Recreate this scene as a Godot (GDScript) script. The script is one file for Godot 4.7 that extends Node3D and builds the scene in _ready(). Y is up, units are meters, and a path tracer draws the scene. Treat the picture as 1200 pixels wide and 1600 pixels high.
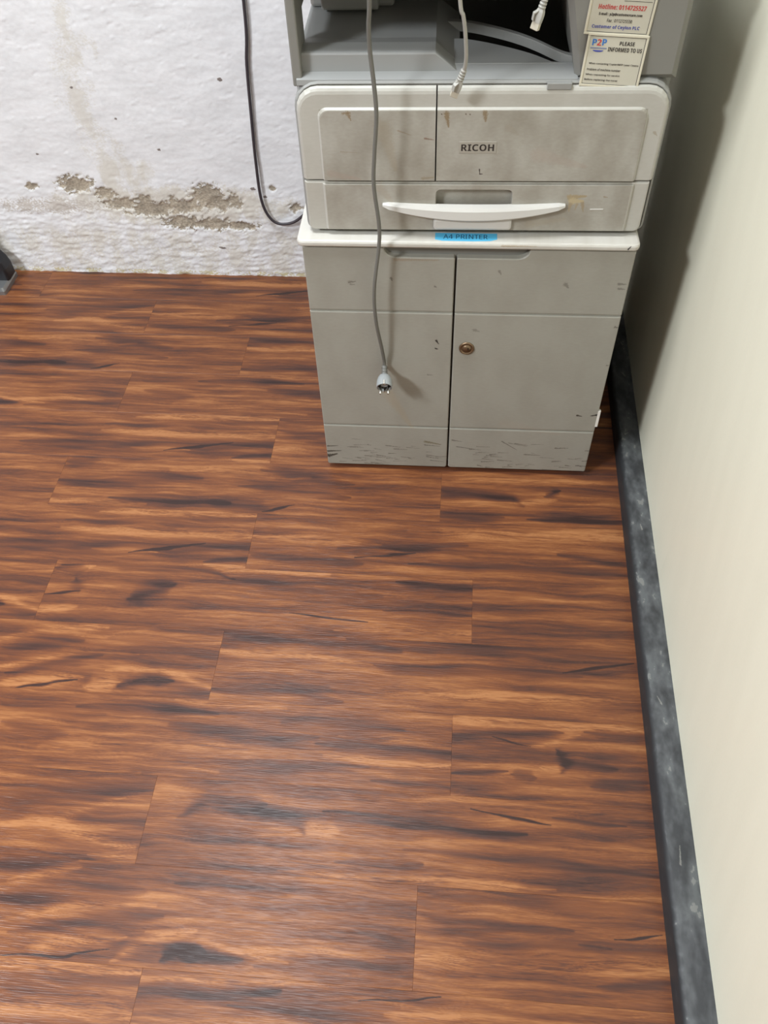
extends Node3D

const CAM_POS := Vector3(0.0, 1.4469, 0.0)
const ROW := 0.1524
const PLANK := 0.8965
const WALL_Z := -2.036
const CEIL := 2.70
const LAMP := Color(0.955, 0.978, 1.0)
const LEFT := -4.6
const REAR := 4.6

var M := {}
var uvb := Rect2(0, 0, 1, 1)
var used := {}

# ---------------------------------------------------------------- helpers
func numbered(called: String) -> String:
	if not used.has(called):
		used[called] = 0
		return called
	used[called] += 1
	return "%s_%03d" % [called, used[called]]

func thing(called: String, label: String, category: String, at := Vector3.ZERO, turn := 0.0) -> Node3D:
	var o := Node3D.new()
	o.name = numbered(called)
	add_child(o)
	o.position = at
	o.rotation.y = turn
	o.set_meta("label", label)
	o.set_meta("category", category)
	return o

func begin() -> SurfaceTool:
	var st := SurfaceTool.new()
	st.begin(Mesh.PRIMITIVE_TRIANGLES)
	st.set_smooth_group(-1)
	return st

func commit(st: SurfaceTool, called: String, m: Material, parent: Node = self) -> MeshInstance3D:
	st.generate_normals()
	if m is StandardMaterial3D and m.normal_enabled:
		st.generate_tangents()
	var o := MeshInstance3D.new()
	o.name = called
	o.mesh = st.commit()
	o.material_override = null
	o.set_surface_override_material(0, m)
	parent.add_child(o, true)
	return o

func structure(st: SurfaceTool, called: String, m: Material) -> MeshInstance3D:
	var o := commit(st, called, m)
	o.set_meta("kind", "structure")
	return o

func vert(st: SurfaceTool, p: Vector3) -> void:
	st.set_uv(Vector2((p.x - uvb.position.x) / uvb.size.x, 1.0 - (p.y - uvb.position.y) / uvb.size.y))
	st.add_vertex(p)

# points counter-clockwise as seen from outside
func tri(st: SurfaceTool, a: Vector3, b: Vector3, c: Vector3) -> void:
	vert(st, a)
	vert(st, c)
	vert(st, b)

func quad(st: SurfaceTool, a: Vector3, b: Vector3, c: Vector3, d: Vector3) -> void:
	tri(st, a, b, c)
	tri(st, a, c, d)

func rrect(x0: float, y0: float, x1: float, y1: float, r: Array, z: float, n := 5) -> PackedVector3Array:
	# counter-clockwise from +z: bottom left, bottom right, top right, top left
	var out := PackedVector3Array()
	var cs := [Vector2(x0, y0), Vector2(x1, y0), Vector2(x1, y1), Vector2(x0, y1)]
	var ins := [Vector2(1, 1), Vector2(-1, 1), Vector2(-1, -1), Vector2(1, -1)]
	for k in 4:
		var rad: float = maxf(r[k], 0.0003)
		var c: Vector2 = cs[k] + ins[k] * rad
		for i in n + 1:
			var a := PI + k * PI / 2 + (PI / 2) * i / n
			out.append(Vector3(c.x + cos(a) * rad, c.y + sin(a) * rad, z))
	return out

func grow(x0: float, y0: float, x1: float, y1: float, r: Array, z: float, inset: float) -> PackedVector3Array:
	var rr := []
	for v in r:
		rr.append(maxf(v - inset, 0.0003))
	return rrect(x0 + inset, y0 + inset, x1 - inset, y1 - inset, rr, z)

func loft(st: SurfaceTool, loops: Array, cap0 := true, cap1 := true) -> void:
	for i in loops.size() - 1:
		var a: PackedVector3Array = loops[i]
		var b: PackedVector3Array = loops[i + 1]
		for j in a.size():
			var k := (j + 1) % a.size()
			quad(st, a[j], a[k], b[k], b[j])
	if cap0:
		cap(st, loops[0], true)
	if cap1:
		cap(st, loops[loops.size() - 1], false)

func cap(st: SurfaceTool, l: PackedVector3Array, back: bool) -> void:
	var c := Vector3.ZERO
	for p in l:
		c += p
	c /= l.size()
	for j in l.size():
		var k := (j + 1) % l.size()
		if back:
			tri(st, c, l[k], l[j])
		else:
			tri(st, c, l[j], l[k])

# bevelled box, rounded in the XY outline by r
func bbox(st: SurfaceTool, lo: Vector3, hi: Vector3, b := 0.002, r := 0.0) -> void:
	var rr := [r + b, r + b, r + b, r + b]
	loft(st, [grow(lo.x, lo.y, hi.x, hi.y, rr, lo.z, b), grow(lo.x, lo.y, hi.x, hi.y, rr, lo.z + b, 0.0), grow(lo.x, lo.y, hi.x, hi.y, rr, hi.z - b, 0.0), grow(lo.x, lo.y, hi.x, hi.y, rr, hi.z - b * 0.3, b * 0.3), grow(lo.x, lo.y, hi.x, hi.y, rr, hi.z, b)])

# extruded outline (counter-clockwise, may be concave) with a chamfered front
func slab(st: SurfaceTool, poly: PackedVector2Array, z0: float, z1: float, b: float, both := false) -> void:
	var n := poly.size()
	var inner := PackedVector2Array()
	for i in n:
		var e0 := (poly[i] - poly[(i + n - 1) % n]).normalized()
		var e1 := (poly[(i + 1) % n] - poly[i]).normalized()
		var n0 := Vector2(-e0.y, e0.x)
		var n1 := Vector2(-e1.y, e1.x)
		var mid := (n0 + n1).normalized()
		inner.append(poly[i] + mid * b / maxf(mid.dot(n0), 0.3))
	var lay := []
	if both:
		lay.append([inner, z0])
		lay.append([poly, z0 + b])
	else:
		lay.append([poly, z0])
	lay.append([poly, z1 - b])
	lay.append([inner, z1])
	for i in lay.size() - 1:
		var a: PackedVector2Array = lay[i][0]
		var c: PackedVector2Array = lay[i + 1][0]
		var za: float = lay[i][1]
		var zc: float = lay[i + 1][1]
		for j in n:
			var k := (j + 1) % n
			quad(st, Vector3(a[j].x, a[j].y, za), Vector3(a[k].x, a[k].y, za), Vector3(c[k].x, c[k].y, zc), Vector3(c[j].x, c[j].y, zc))
	var idx := Geometry2D.triangulate_polygon(inner)
	for i in range(0, idx.size(), 3):
		var p := inner[idx[i]]
		var q := inner[idx[i + 1]]
		var s := inner[idx[i + 2]]
		if (q - p).cross(s - p) < 0.0:
			var w := q
			q = s
			s = w
		tri(st, Vector3(p.x, p.y, z1), Vector3(q.x, q.y, z1), Vector3(s.x, s.y, z1))
	var base: PackedVector2Array = lay[0][0]
	idx = Geometry2D.triangulate_polygon(base)
	for i in range(0, idx.size(), 3):
		var p := base[idx[i]]
		var q := base[idx[i + 1]]
		var s := base[idx[i + 2]]
		if (q - p).cross(s - p) > 0.0:
			var w := q
			q = s
			s = w
		tri(st, Vector3(p.x, p.y, z0), Vector3(q.x, q.y, z0), Vector3(s.x, s.y, z0))

func spline(pts: Array, step := 6) -> PackedVector3Array:
	var out := PackedVector3Array()
	for i in pts.size() - 1:
		var p0: Vector3 = pts[maxi(i - 1, 0)]
		var p1: Vector3 = pts[i]
		var p2: Vector3 = pts[i + 1]
		var p3: Vector3 = pts[mini(i + 2, pts.size() - 1)]
		for k in step:
			out.append(p1.cubic_interpolate(p2, p0, p3, float(k) / step))
	out.append(pts[pts.size() - 1])
	return out

func tube(st: SurfaceTool, pts: PackedVector3Array, radii: Array, n := 12) -> void:
	st.set_smooth_group(1)
	var rings := []
	var up := Vector3(0.3, 0.1, 0.95).normalized()
	for i in pts.size():
		var d := (pts[mini(i + 1, pts.size() - 1)] - pts[maxi(i - 1, 0)]).normalized()
		var side := d.cross(up).normalized()
		up = side.cross(d).normalized()
		var r: float = radii[mini(i, radii.size() - 1)]
		var ring := PackedVector3Array()
		for k in n:
			var a := TAU * k / n
			ring.append(pts[i] + (side * cos(a) + up * sin(a)) * r)
		rings.append(ring)
	for i in rings.size() - 1:
		for k in n:
			var k2 := (k + 1) % n
			quad(st, rings[i][k], rings[i + 1][k], rings[i + 1][k2], rings[i][k2])
	st.set_smooth_group(-1)
	for k in n:
		var k2 := (k + 1) % n
		tri(st, pts[0], rings[0][k], rings[0][k2])
		tri(st, pts[pts.size() - 1], rings[-1][k2], rings[-1][k])

# profile of (radius, height) turned round the y axis
func lathe(st: SurfaceTool, prof: Array, n := 24, smooth := true) -> void:
	st.set_smooth_group(1 if smooth else -1)
	for i in prof.size() - 1:
		var a: Vector2 = prof[i]
		var b: Vector2 = prof[i + 1]
		for k in n:
			var t0 := TAU * k / n
			var t1 := TAU * (k + 1) / n
			var a0 := Vector3(cos(t0) * a.x, a.y, sin(t0) * a.x)
			var a1 := Vector3(cos(t1) * a.x, a.y, sin(t1) * a.x)
			var b0 := Vector3(cos(t0) * b.x, b.y, sin(t0) * b.x)
			var b1 := Vector3(cos(t1) * b.x, b.y, sin(t1) * b.x)
			if a.x > 1e-6:
				tri(st, a0, b1, a1)
			if b.x > 1e-6:
				tri(st, a0, b0, b1)
	st.set_smooth_group(-1)

func mat(c: Color, rough := 0.5, metal := 0.0) -> StandardMaterial3D:
	var m := StandardMaterial3D.new()
	m.albedo_color = c
	m.roughness = rough
	m.metallic = metal
	return m

func c8(r: int, g: int, b: int) -> Color:
	return Color8(r, g, b)

func noise(sd: int, octaves := 3, freq := 1.0) -> FastNoiseLite:
	var n := FastNoiseLite.new()
	n.noise_type = FastNoiseLite.TYPE_SIMPLEX_SMOOTH
	n.seed = sd
	n.frequency = freq
	n.fractal_type = FastNoiseLite.FRACTAL_FBM
	n.fractal_octaves = octaves
	return n

func tex(img: Image) -> ImageTexture:
	img.generate_mipmaps()
	return ImageTexture.create_from_image(img)

func lettering(text: String, at: Vector3, h: float, w: float, m: Material, parent: Node, bold := true, serif := false, slant := false) -> MeshInstance3D:
	var t := TextMesh.new()
	var f := SystemFont.new()
	f.font_names = PackedStringArray(["Droid Serif" if serif else "Droid Sans"])
	f.font_weight = 700 if bold else 400
	f.font_italic = slant
	t.font = f
	t.text = text
	t.font_size = 48
	t.pixel_size = 0.001
	t.depth = 0.004
	t.curve_step = 2.0
	var box := t.get_aabb()
	var o := MeshInstance3D.new()
	o.name = "lettering"
	o.mesh = t
	var s := Vector3(w / box.size.x, h / box.size.y, 0.06)
	o.scale = s
	o.position = at - box.get_center() * s
	o.set_surface_override_material(0, m)
	parent.add_child(o, true)
	return o

# ---------------------------------------------------------------- pictures of dirt, wood and paint
func smudged(w: int, h: int, size: Vector2, base: Color, dirt: Color, sd: int, amount: float) -> Image:
	var n1 := noise(sd, 4, 1.0)
	var n2 := noise(sd + 7, 3, 1.0)
	var d := PackedByteArray()
	d.resize(w * h * 3)
	var k := 0
	for j in h:
		var y := size.y * j / h
		for i in w:
			var x := size.x * i / w
			var a := n1.get_noise_2d(x * 11.0, y * 7.0)
			var b := n2.get_noise_2d(x * 60.0, y * 190.0)
			var f := clampf(0.25 + a * 0.55 + b * 0.22, 0.0, 1.0) * amount
			d[k] = int(255.0 * lerpf(base.r, dirt.r, f))
			d[k + 1] = int(255.0 * lerpf(base.g, dirt.g, f))
			d[k + 2] = int(255.0 * lerpf(base.b, dirt.b, f))
			k += 3
	return Image.create_from_data(w, h, false, Image.FORMAT_RGB8, d)

# a scuff or stain with ragged edges; p, q and half width in metres, box maps metres to pixels
func scuff(img: Image, box: Rect2, p: Vector2, q: Vector2, half: float, c: Color, strength: float, sd: int, ragged := 0.6) -> void:
	var n := noise(sd, 3, 1.0)
	var w := img.get_width()
	var h := img.get_height()
	var px := box.size.x / w
	var py := box.size.y / h
	var lo := Vector2(minf(p.x, q.x) - half * 1.6, minf(p.y, q.y) - half * 1.6)
	var hi := Vector2(maxf(p.x, q.x) + half * 1.6, maxf(p.y, q.y) + half * 1.6)
	var i0 := clampi(int((lo.x - box.position.x) / px), 0, w - 1)
	var i1 := clampi(int((hi.x - box.position.x) / px) + 1, 0, w - 1)
	var j0 := clampi(int((box.end.y - hi.y) / py), 0, h - 1)
	var j1 := clampi(int((box.end.y - lo.y) / py) + 1, 0, h - 1)
	var pq := q - p
	var ll := maxf(pq.length_squared(), 1e-9)
	for j in range(j0, j1 + 1):
		for i in range(i0, i1 + 1):
			var v := Vector2(box.position.x + (i + 0.5) * px, box.end.y - (j + 0.5) * py)
			var t := clampf((v - p).dot(pq) / ll, 0.0, 1.0)
			var dd := v.distance_to(p + pq * t) / (half * (1.0 - 0.7 * t))
			var s := 1.0 - dd + ragged * n.get_noise_2d(v.x * 260.0, v.y * 420.0)
			if s > 0.0:
				var a := clampf(s * 2.2, 0.0, 1.0) * strength
				img.set_pixel(i, j, img.get_pixel(i, j).lerp(c, a))

# one printed plank; each figure of the grain is [half width, darkness, x, y, x, y, ...] in metres from the plank's corner
func wood(sd: int, figures: Array, shift: float, contrast: float) -> Image:
	var w := 1024
	var h := 176
	var n1 := noise(sd, 2, 1.0)
	var n2 := noise(sd + 11, 3, 1.0)
	var n3 := noise(sd + 23, 2, 1.0)
	var stops := [c8(52, 37, 34), c8(75, 50, 43), c8(97, 59, 42), c8(117, 71, 45), c8(139, 89, 54), c8(162, 110, 70)]
	var figs := []
	for fg in figures:
		var pts := PackedVector2Array()
		for e in range(2, fg.size(), 2):
			pts.append(Vector2(fg[e], fg[e + 1]))
		if fg[0] >= 0.0035:
			var e0 := (pts[0] - pts[1]) * 0.22
			var e1 := (pts[pts.size() - 1] - pts[pts.size() - 2]) * 0.22
			pts.insert(0, pts[0] + Vector2(e0.x, e0.y * 0.4))
			pts.append(pts[pts.size() - 1] + Vector2(e1.x, e1.y * 0.4))
		var lo := pts[0]
		var hi := pts[0]
		for p in pts:
			lo = lo.min(p)
			hi = hi.max(p)
		var m: float = fg[0] * 3.4 + 0.004
		figs.append([fg[0], fg[1], pts, lo.x - m, hi.x + m, lo.y - m, hi.y + m])
	var d := PackedByteArray()
	d.resize(w * h * 3)
	var k := 0
	for j in h:
		var y := ROW * (j + 0.5) / h
		var near := []
		for fg in figs:
			if y > fg[5] and y < fg[6]:
				near.append(fg)
		for i in w:
			var x := PLANK * (i + 0.5) / w
			var bl := n1.get_noise_2d(x * 5.0 + 7.0, y * 24.0)
			var t := y + bl * 0.006
			var b := n2.get_noise_2d(x * 1.7 + sd, t * 26.0)
			var b2 := n2.get_noise_2d(x * 4.0 + 31.0, t * 105.0)
			var f := n3.get_noise_2d(x * 22.0, t * 760.0)
			var v := 0.54 + shift + contrast * (0.52 * b + 0.26 * b2 + 0.16 * bl) + 0.17 * f
			for fg in near:
				if x < fg[3] or x > fg[4]:
					continue
				var pts: PackedVector2Array = fg[2]
				var q := Vector2(x, t)
				var best := 9.0
				var s0 := 0.0
				var run := 0.0
				for e in pts.size() - 1:
					var len: float = pts[e].distance_to(pts[e + 1])
					var cp := Geometry2D.get_closest_point_to_segment(q, pts[e], pts[e + 1])
					var dq := q.distance_to(cp)
					if dq < best:
						best = dq
						s0 = run + pts[e].distance_to(cp)
					run += len
				s0 /= run
				# thin cracks stay crisp, broad figures swell in the middle and feather out along the fibres
				var hw: float = fg[0]
				if hw < 0.0035:
					v -= fg[1] * clampf(1.3 - best / (hw * (0.35 + 1.6 * minf(s0, 1.0 - s0))) + b2, 0.0, 1.0)
				else:
					var r := best / (hw * 1.45 * clampf(minf(s0, 1.0 - s0) * 3.2 + 0.22, 0.0, 1.0)) + 0.55 * b2 + 0.35 * f
					if r < 2.2:
						v -= fg[1] * 0.74 * exp(-maxf(r, 0.0) * maxf(r, 0.0)) * (1.0 + 0.9 * f + 0.6 * b2)
			v = clampf(v, 0.0, 0.999) * 5.0
			var s := int(v)
			var a: Color = stops[s]
			var c: Color = stops[s + 1]
			var g := v - s
			d[k] = int(255.0 * lerpf(a.r, c.r, g))
			d[k + 1] = int(255.0 * lerpf(a.g, c.g, g))
			d[k + 2] = int(255.0 * lerpf(a.b, c.b, g))
			k += 3
	return Image.create_from_data(w, h, false, Image.FORMAT_RGB8, d)

func fibre_relief() -> Image:
	var w := 1024
	var h := 256
	var n := noise(91, 3, 1.0)
	var d := PackedByteArray()
	d.resize(w * h)
	for j in h:
		for i in w:
			d[j * w + i] = int(clampf(128.0 + 150.0 * n.get_noise_2d(i * 0.012, j * 0.5), 0.0, 255.0))
	return Image.create_from_data(w, h, false, Image.FORMAT_L8, d)

# bare cement where the paint has flaked off the back wall: [x, y, half width, half height]
const CEMENT := [[-1.039, 0.277, 0.046, 0.023], [-0.962, 0.251, 0.028, 0.015], [-0.925, 0.223, 0.044, 0.017], [-0.838, 0.209, 0.073, 0.021], [-0.755, 0.218, 0.058, 0.018], [-0.678, 0.246, 0.042, 0.034], [-0.644, 0.228, 0.02, 0.022], [-0.607, 0.234, 0.02, 0.02], [-0.756, 0.169, 0.058, 0.018], [-0.675, 0.165, 0.06, 0.016], [-0.603, 0.162, 0.048, 0.012], [-1.163, 0.27, 0.016, 0.009], [-0.44, 0.218, 0.016, 0.011], [-0.498, 0.273, 0.008, 0.006], [-0.779, 0.229, 0.01, 0.017], [-0.859, 0.232, 0.024, 0.013]]
var cn1: FastNoiseLite
var cn2: FastNoiseLite

func cement(x: float, y: float) -> float:
	if y < 0.125 or y > 0.32:
		return 0.0
	var s := -1.0
	for e in CEMENT:
		var dx: float = (x - e[0]) / e[2]
		if dx > 1.5 or dx < -1.5:
			continue
		var dy: float = (y - e[1]) / e[3]
		s = maxf(s, 1.25 - sqrt(dx * dx + dy * dy))
	if s < -0.6:
		return 0.0
	s += 0.75 * cn1.get_noise_2d(x * 42.0, y * 70.0) + 0.45 * cn2.get_noise_2d(x * 150.0, y * 210.0)
	return clampf((s - 0.10) * 6.0, 0.0, 1.0)

func wall_height(x: float, y: float, n1: FastNoiseLite, n2: FastNoiseLite) -> float:
	var low := clampf((0.31 - y) / 0.14, 0.0, 1.0)
	var z := 0.0016 * n1.get_noise_2d(x * 5.0, y * 6.0)
	z += (0.0005 + 0.0018 * low) * n2.get_noise_2d(x * 15.0, y * 55.0)
	z += (0.0003 + 0.0009 * low) * n2.get_noise_2d(x * 60.0 + 9.0, y * 150.0)
	var chip := n2.get_noise_2d(x * 14.0 + 40.0, y * 62.0)
	z += 0.0011 * clampf(absf(chip) - 0.53, 0.0, 0.12) / 0.12 * signf(chip)
	z -= 0.0035 * cement(x, y)
	z += 0.004 * low
	return z

func wall_marks(box: Rect2) -> Image:
	var w := 1240
	var h := 860
	var n1 := noise(301, 4, 1.0)
	var n2 := noise(302, 3, 1.0)
	var d := PackedByteArray()
	d.resize(w * h * 4)
	var run := [Vector2(-0.925, 0.76), Vector2(-0.937, 0.647), Vector2(-0.95, 0.575), Vector2(-0.964, 0.498), Vector2(-0.94, 0.408), Vector2(-0.928, 0.321), Vector2(-0.915, 0.25)]
	var spots := [[-0.665, 0.092, 0.011, 0.004], [-1.115, 0.361, 0.004, 0.0035], [-0.782, 0.377, 0.005, 0.004], [-0.588, 0.554, 0.007, 0.005], [-0.964, 0.534, 0.005, 0.003], [-0.875, 0.457, 0.004, 0.003], [-0.55, 0.272, 0.008, 0.005], [-0.52, 0.25, 0.006, 0.004]]
	var k := 0
	for j in h:
		var y := box.end.y - box.size.y * (j + 0.5) / h
		for i in w:
			var x := box.position.x + box.size.x * (i + 0.5) / w
			var a := n1.get_noise_2d(x * 16.0, y * 9.0)
			var b := n2.get_noise_2d(x * 110.0, y * 170.0)
			# yellowed, damp paint: ragged run down the wall, flaked rim, grubby foot
			var stain := 0.0
			var dd := 1.0
			for s in run.size() - 1:
				var p: Vector2 = run[s]
				var q: Vector2 = run[s + 1]
				if y <= p.y + 0.01 and y >= q.y - 0.01:
					var t := clampf((p.y - y) / (p.y - q.y), 0.0, 1.0)
					dd = absf(x - lerpf(p.x, q.x, t) - 0.02 * a) / (0.034 + 0.030 * (1.0 - y))
					stain = maxf(stain, clampf((1.1 - dd) * 0.40 + a * 0.55 + b * 0.35 - 0.10, 0.0, 0.38))
			var dx := (x + 0.90) / 0.15
			var dy := (y - 0.31) / 0.07
			stain = maxf(stain, clampf(0.5 - dx * dx - dy * dy + a * 0.7 + b * 0.2, 0.0, 0.45))
			var dx2 := (x + 0.78) / 0.42
			var dy2 := (y - 0.215) / 0.075
			stain = maxf(stain, clampf(0.8 - dx2 * dx2 - dy2 * dy2 + a * 0.8 + b * 0.4, 0.0, 0.5))
			var foot := clampf(a * 0.7 + b * 0.5 + 0.22, 0.0, 0.45) if y < 0.17 else 0.0
			if y > 0.13 and y < 0.17:
				foot *= (0.17 - y) / 0.04
			stain = maxf(stain, foot)
			var col := Color(0.74, 0.70, 0.60)
			var al := stain
			# dirty rough band left of the flaking
			var dx3 := (x + 1.12) / 0.22
			var dy3 := (y - 0.212) / 0.028
			var g := clampf(0.75 - dx3 * dx3 - dy3 * dy3 + b * 1.1 + a * 0.7, 0.0, 0.6)
			if g > al:
				al = g
				col = Color(0.66, 0.61, 0.54)
			var ce := cement(x, y)
			if ce > 0.0:
				var tone := 0.585 + 0.13 * b + 0.10 * a
				var cc := Color(tone * 1.06, tone * 0.99, tone * 0.88)
				col = col.lerp(cc, ce)
				al = maxf(al, ce)
			for s in spots:
				var ex: float = (x - s[0]) / s[2]
				var ey: float = (y - s[1]) / s[3]
				if absf(ex) < 1.5 and absf(ey) < 1.5 and ex * ex + ey * ey + b * 0.8 < 0.8:
					col = Color(0.36, 0.29, 0.25)
					al = 0.85
			if y < 0.012 + 0.006 * b and a + b > 0.1:
				col = Color(0.72, 0.66, 0.40)
				al = 0.7
			d[k] = int(255.0 * clampf(col.r, 0.0, 1.0))
			d[k + 1] = int(255.0 * clampf(col.g, 0.0, 1.0))
			d[k + 2] = int(255.0 * clampf(col.b, 0.0, 1.0))
			d[k + 3] = int(255.0 * al)
			k += 4
	for i in w:
		for j in [0, h - 1]:
			d[(j * w + i) * 4 + 3] = 0
	for j in h:
		for i in [0, w - 1]:
			d[(j * w + i) * 4 + 3] = 0
	return Image.create_from_data(w, h, false, Image.FORMAT_RGBA8, d)

func plaster_tone() -> Image:
	var w := 512
	var n := noise(77, 4, 1.0)
	n.fractal_octaves = 4
	var img := Image.create(w, w, false, Image.FORMAT_RGB8)
	for j in w:
		for i in w:
			var v := n.get_noise_2d(i * 0.012, j * 0.03) * 0.035 + n.get_noise_2d(i * 0.09 + 50.0, j * 0.16) * 0.025
			img.set_pixel(i, j, Color(0.862 + v, 0.862 + v, 0.866 + v))
	return img

func kerb_dust(box: Rect2) -> Image:
	# u runs along the kerb, v over its profile: 0 to 0.45 painted front, the rest the dusty top
	var w := 1536
	var h := 96
	var n1 := noise(501, 4, 1.0)
	var n2 := noise(502, 4, 1.0)
	var img := Image.create(w, h, false, Image.FORMAT_RGB8)
	for j in h:
		var v := float(j) / h
		for i in w:
			var x := i / 768.0
			var a := n1.get_noise_2d(x * 9.0, v * 1.6)
			var b := n2.get_noise_2d(x * 40.0, v * 5.0)
			var top := clampf((v - 0.43 + 0.05 * b) * 14.0, 0.0, 1.0)
			var paint := Color(0.165, 0.170, 0.178)
			var dust := Color(0.345, 0.355, 0.36)
			var s := clampf(0.60 + a * 1.0 + b * 0.35, 0.08, 1.0) * top + clampf(b * 0.4 - 0.1, 0.0, 0.2) * (1.0 - top)
			var c := paint.lerp(dust, s)
			if top > 0.5 and a * 0.8 + b > 0.66:
				c = c.lerp(Color(0.56, 0.56, 0.53), 0.5)
			img.set_pixel(i, j, c)
	for s in [[1.30, 0.70, 1.285, 0.62], [0.90, 0.74, 0.885, 0.70], [0.42, 0.80, 0.405, 0.70], [0.30, 0.85, 0.29, 0.80], [1.58, 0.68, 1.55, 0.72], [0.62, 0.6, 0.615, 0.7]]:
		scuff(img, Rect2(0, 0, 2, 0.096), Vector2(s[0], (1.0 - s[1]) * 0.096), Vector2(s[2], (1.0 - s[3]) * 0.096), 0.0024, Color(0.62, 0.61, 0.57), 0.6, int(s[0] * 100))
	return img

# ---------------------------------------------------------------- scene
func _ready() -> void:
	var cam := Camera3D.new()
	cam.name = "camera"
	cam.fov = 63.183
	cam.near = 0.02
	cam.position = CAM_POS
	cam.rotation_order = EULER_ORDER_YXZ
	cam.rotation_degrees = Vector3(-50.958, 6.686, -2.7025)
	add_child(cam)
	cam.current = true

	var env := Environment.new()
	env.background_mode = Environment.BG_COLOR
	env.background_color = Color(0, 0, 0)
	env.tonemap_mode = Environment.TONE_MAPPER_LINEAR
	env.tonemap_exposure = 1.14
	env.sdfgi_enabled = true
	env.ssao_enabled = true
	env.ssil_enabled = true
	var we := WorldEnvironment.new()
	we.name = "environment"
	we.environment = env
	add_child(we)

	ceiling_light("square ceiling light panel nearest the flaking white wall", Vector3(-0.68, CEIL, -1.02), 4.0)
	ceiling_light("square ceiling light panel furthest from the cream wall", Vector3(-2.30, CEIL, 0.80), 15.0)
	ceiling_light("square ceiling light panel furthest from the printer", Vector3(-0.75, CEIL, 1.35), 0.45)

	materials()
	room()
	floor_planks()
	build_cabinet()
	build_printer()
	cords()
	desk_leg()

func ceiling_light(label: String, at: Vector3, energy: float) -> void:
	var t := thing("ceiling_light", label, "light", at)
	t.set_meta("group", "ceiling light panels")
	var half := 0.30
	var fm := mat(Color(0.85, 0.85, 0.85), 0.4)
	var st := begin()
	for s in [-1, 1]:
		bbox(st, Vector3(-half - 0.02, -0.016, minf(s * half, s * (half + 0.02))), Vector3(half + 0.02, 0.0, maxf(s * half, s * (half + 0.02))), 0.002)
		bbox(st, Vector3(minf(s * half, s * (half + 0.02)), -0.016, -half), Vector3(maxf(s * half, s * (half + 0.02)), 0.0, half), 0.002)
	commit(st, "frame", fm, t)
	st = begin()
	bbox(st, Vector3(-half + 0.001, -0.009, -half + 0.001), Vector3(half - 0.001, -0.001, half - 0.001), 0.001)
	var em := mat(Color(0.9, 0.9, 0.9), 0.5)
	em.emission_enabled = true
	em.emission = LAMP
	em.emission_energy_multiplier = 3.0
	commit(st, "diffuser", em, t)
	var l := AreaLight3D.new()
	l.name = "panel_light"
	l.area_size = Vector2(half * 2 - 0.01, half * 2 - 0.01)
	l.area_normalize_energy = true
	l.light_energy = energy
	l.light_color = LAMP
	l.shadow_enabled = true
	l.rotation_degrees.x = -90
	l.position.y = -0.02
	l.set("area_range", 12.0)
	t.add_child(l)

func materials() -> void:
	cn1 = noise(401, 3, 1.0)
	cn2 = noise(402, 3, 1.0)
	M.cover = mat(c8(214, 210, 200), 0.42)
	M.shell = mat(c8(142, 142, 138), 0.48)
	M.tray_grey = mat(c8(146, 147, 145), 0.45)
	M.column = mat(c8(124, 123, 117), 0.5)
	M.handle = mat(c8(198, 196, 190), 0.38)
	M.ink = mat(c8(46, 40, 38), 0.5)
	M.black_ink = mat(c8(22, 22, 24), 0.6)
	M.red_ink = mat(c8(188, 62, 62), 0.6)
	M.blue_ink = mat(c8(70, 78, 150), 0.6)
	M.sky_ink = mat(c8(50, 110, 180), 0.6)
	M.paper = mat(c8(188, 184, 168), 0.35)
	M.sleeve = mat(c8(200, 194, 174), 0.28)
	M.lid = mat(c8(226, 224, 217), 0.45)
	M.carcass = mat(c8(120, 118, 112), 0.5)  # darker than the doors: deepens shade beside the cabinet and in the recess
	M.tape = mat(c8(86, 176, 214), 0.35)
	M.tape_ink = mat(c8(18, 52, 84), 0.6)
	M.brass = mat(c8(128, 108, 84), 0.4, 0.8)
	M.dark_metal = mat(c8(60, 48, 38), 0.45, 0.6)
	M.cord = mat(c8(104, 103, 97), 0.5)
	M.plug = mat(c8(150, 154, 154), 0.45)
	M.plug_face = mat(c8(44, 39, 33), 0.6)
	M.steel = mat(c8(200, 198, 190), 0.25, 1.0)
	M.lan = mat(c8(162, 160, 152), 0.45)
	M.lan_clear = mat(c8(184, 178, 162), 0.2)
	M.gold = mat(c8(212, 180, 96), 0.3, 1.0)
	M.wall_cord = mat(c8(56, 50, 54), 0.5)
	M.rubber = mat(c8(26, 26, 30), 0.5)
	M.foot_metal = mat(c8(150, 152, 152), 0.35, 0.7)

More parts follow.
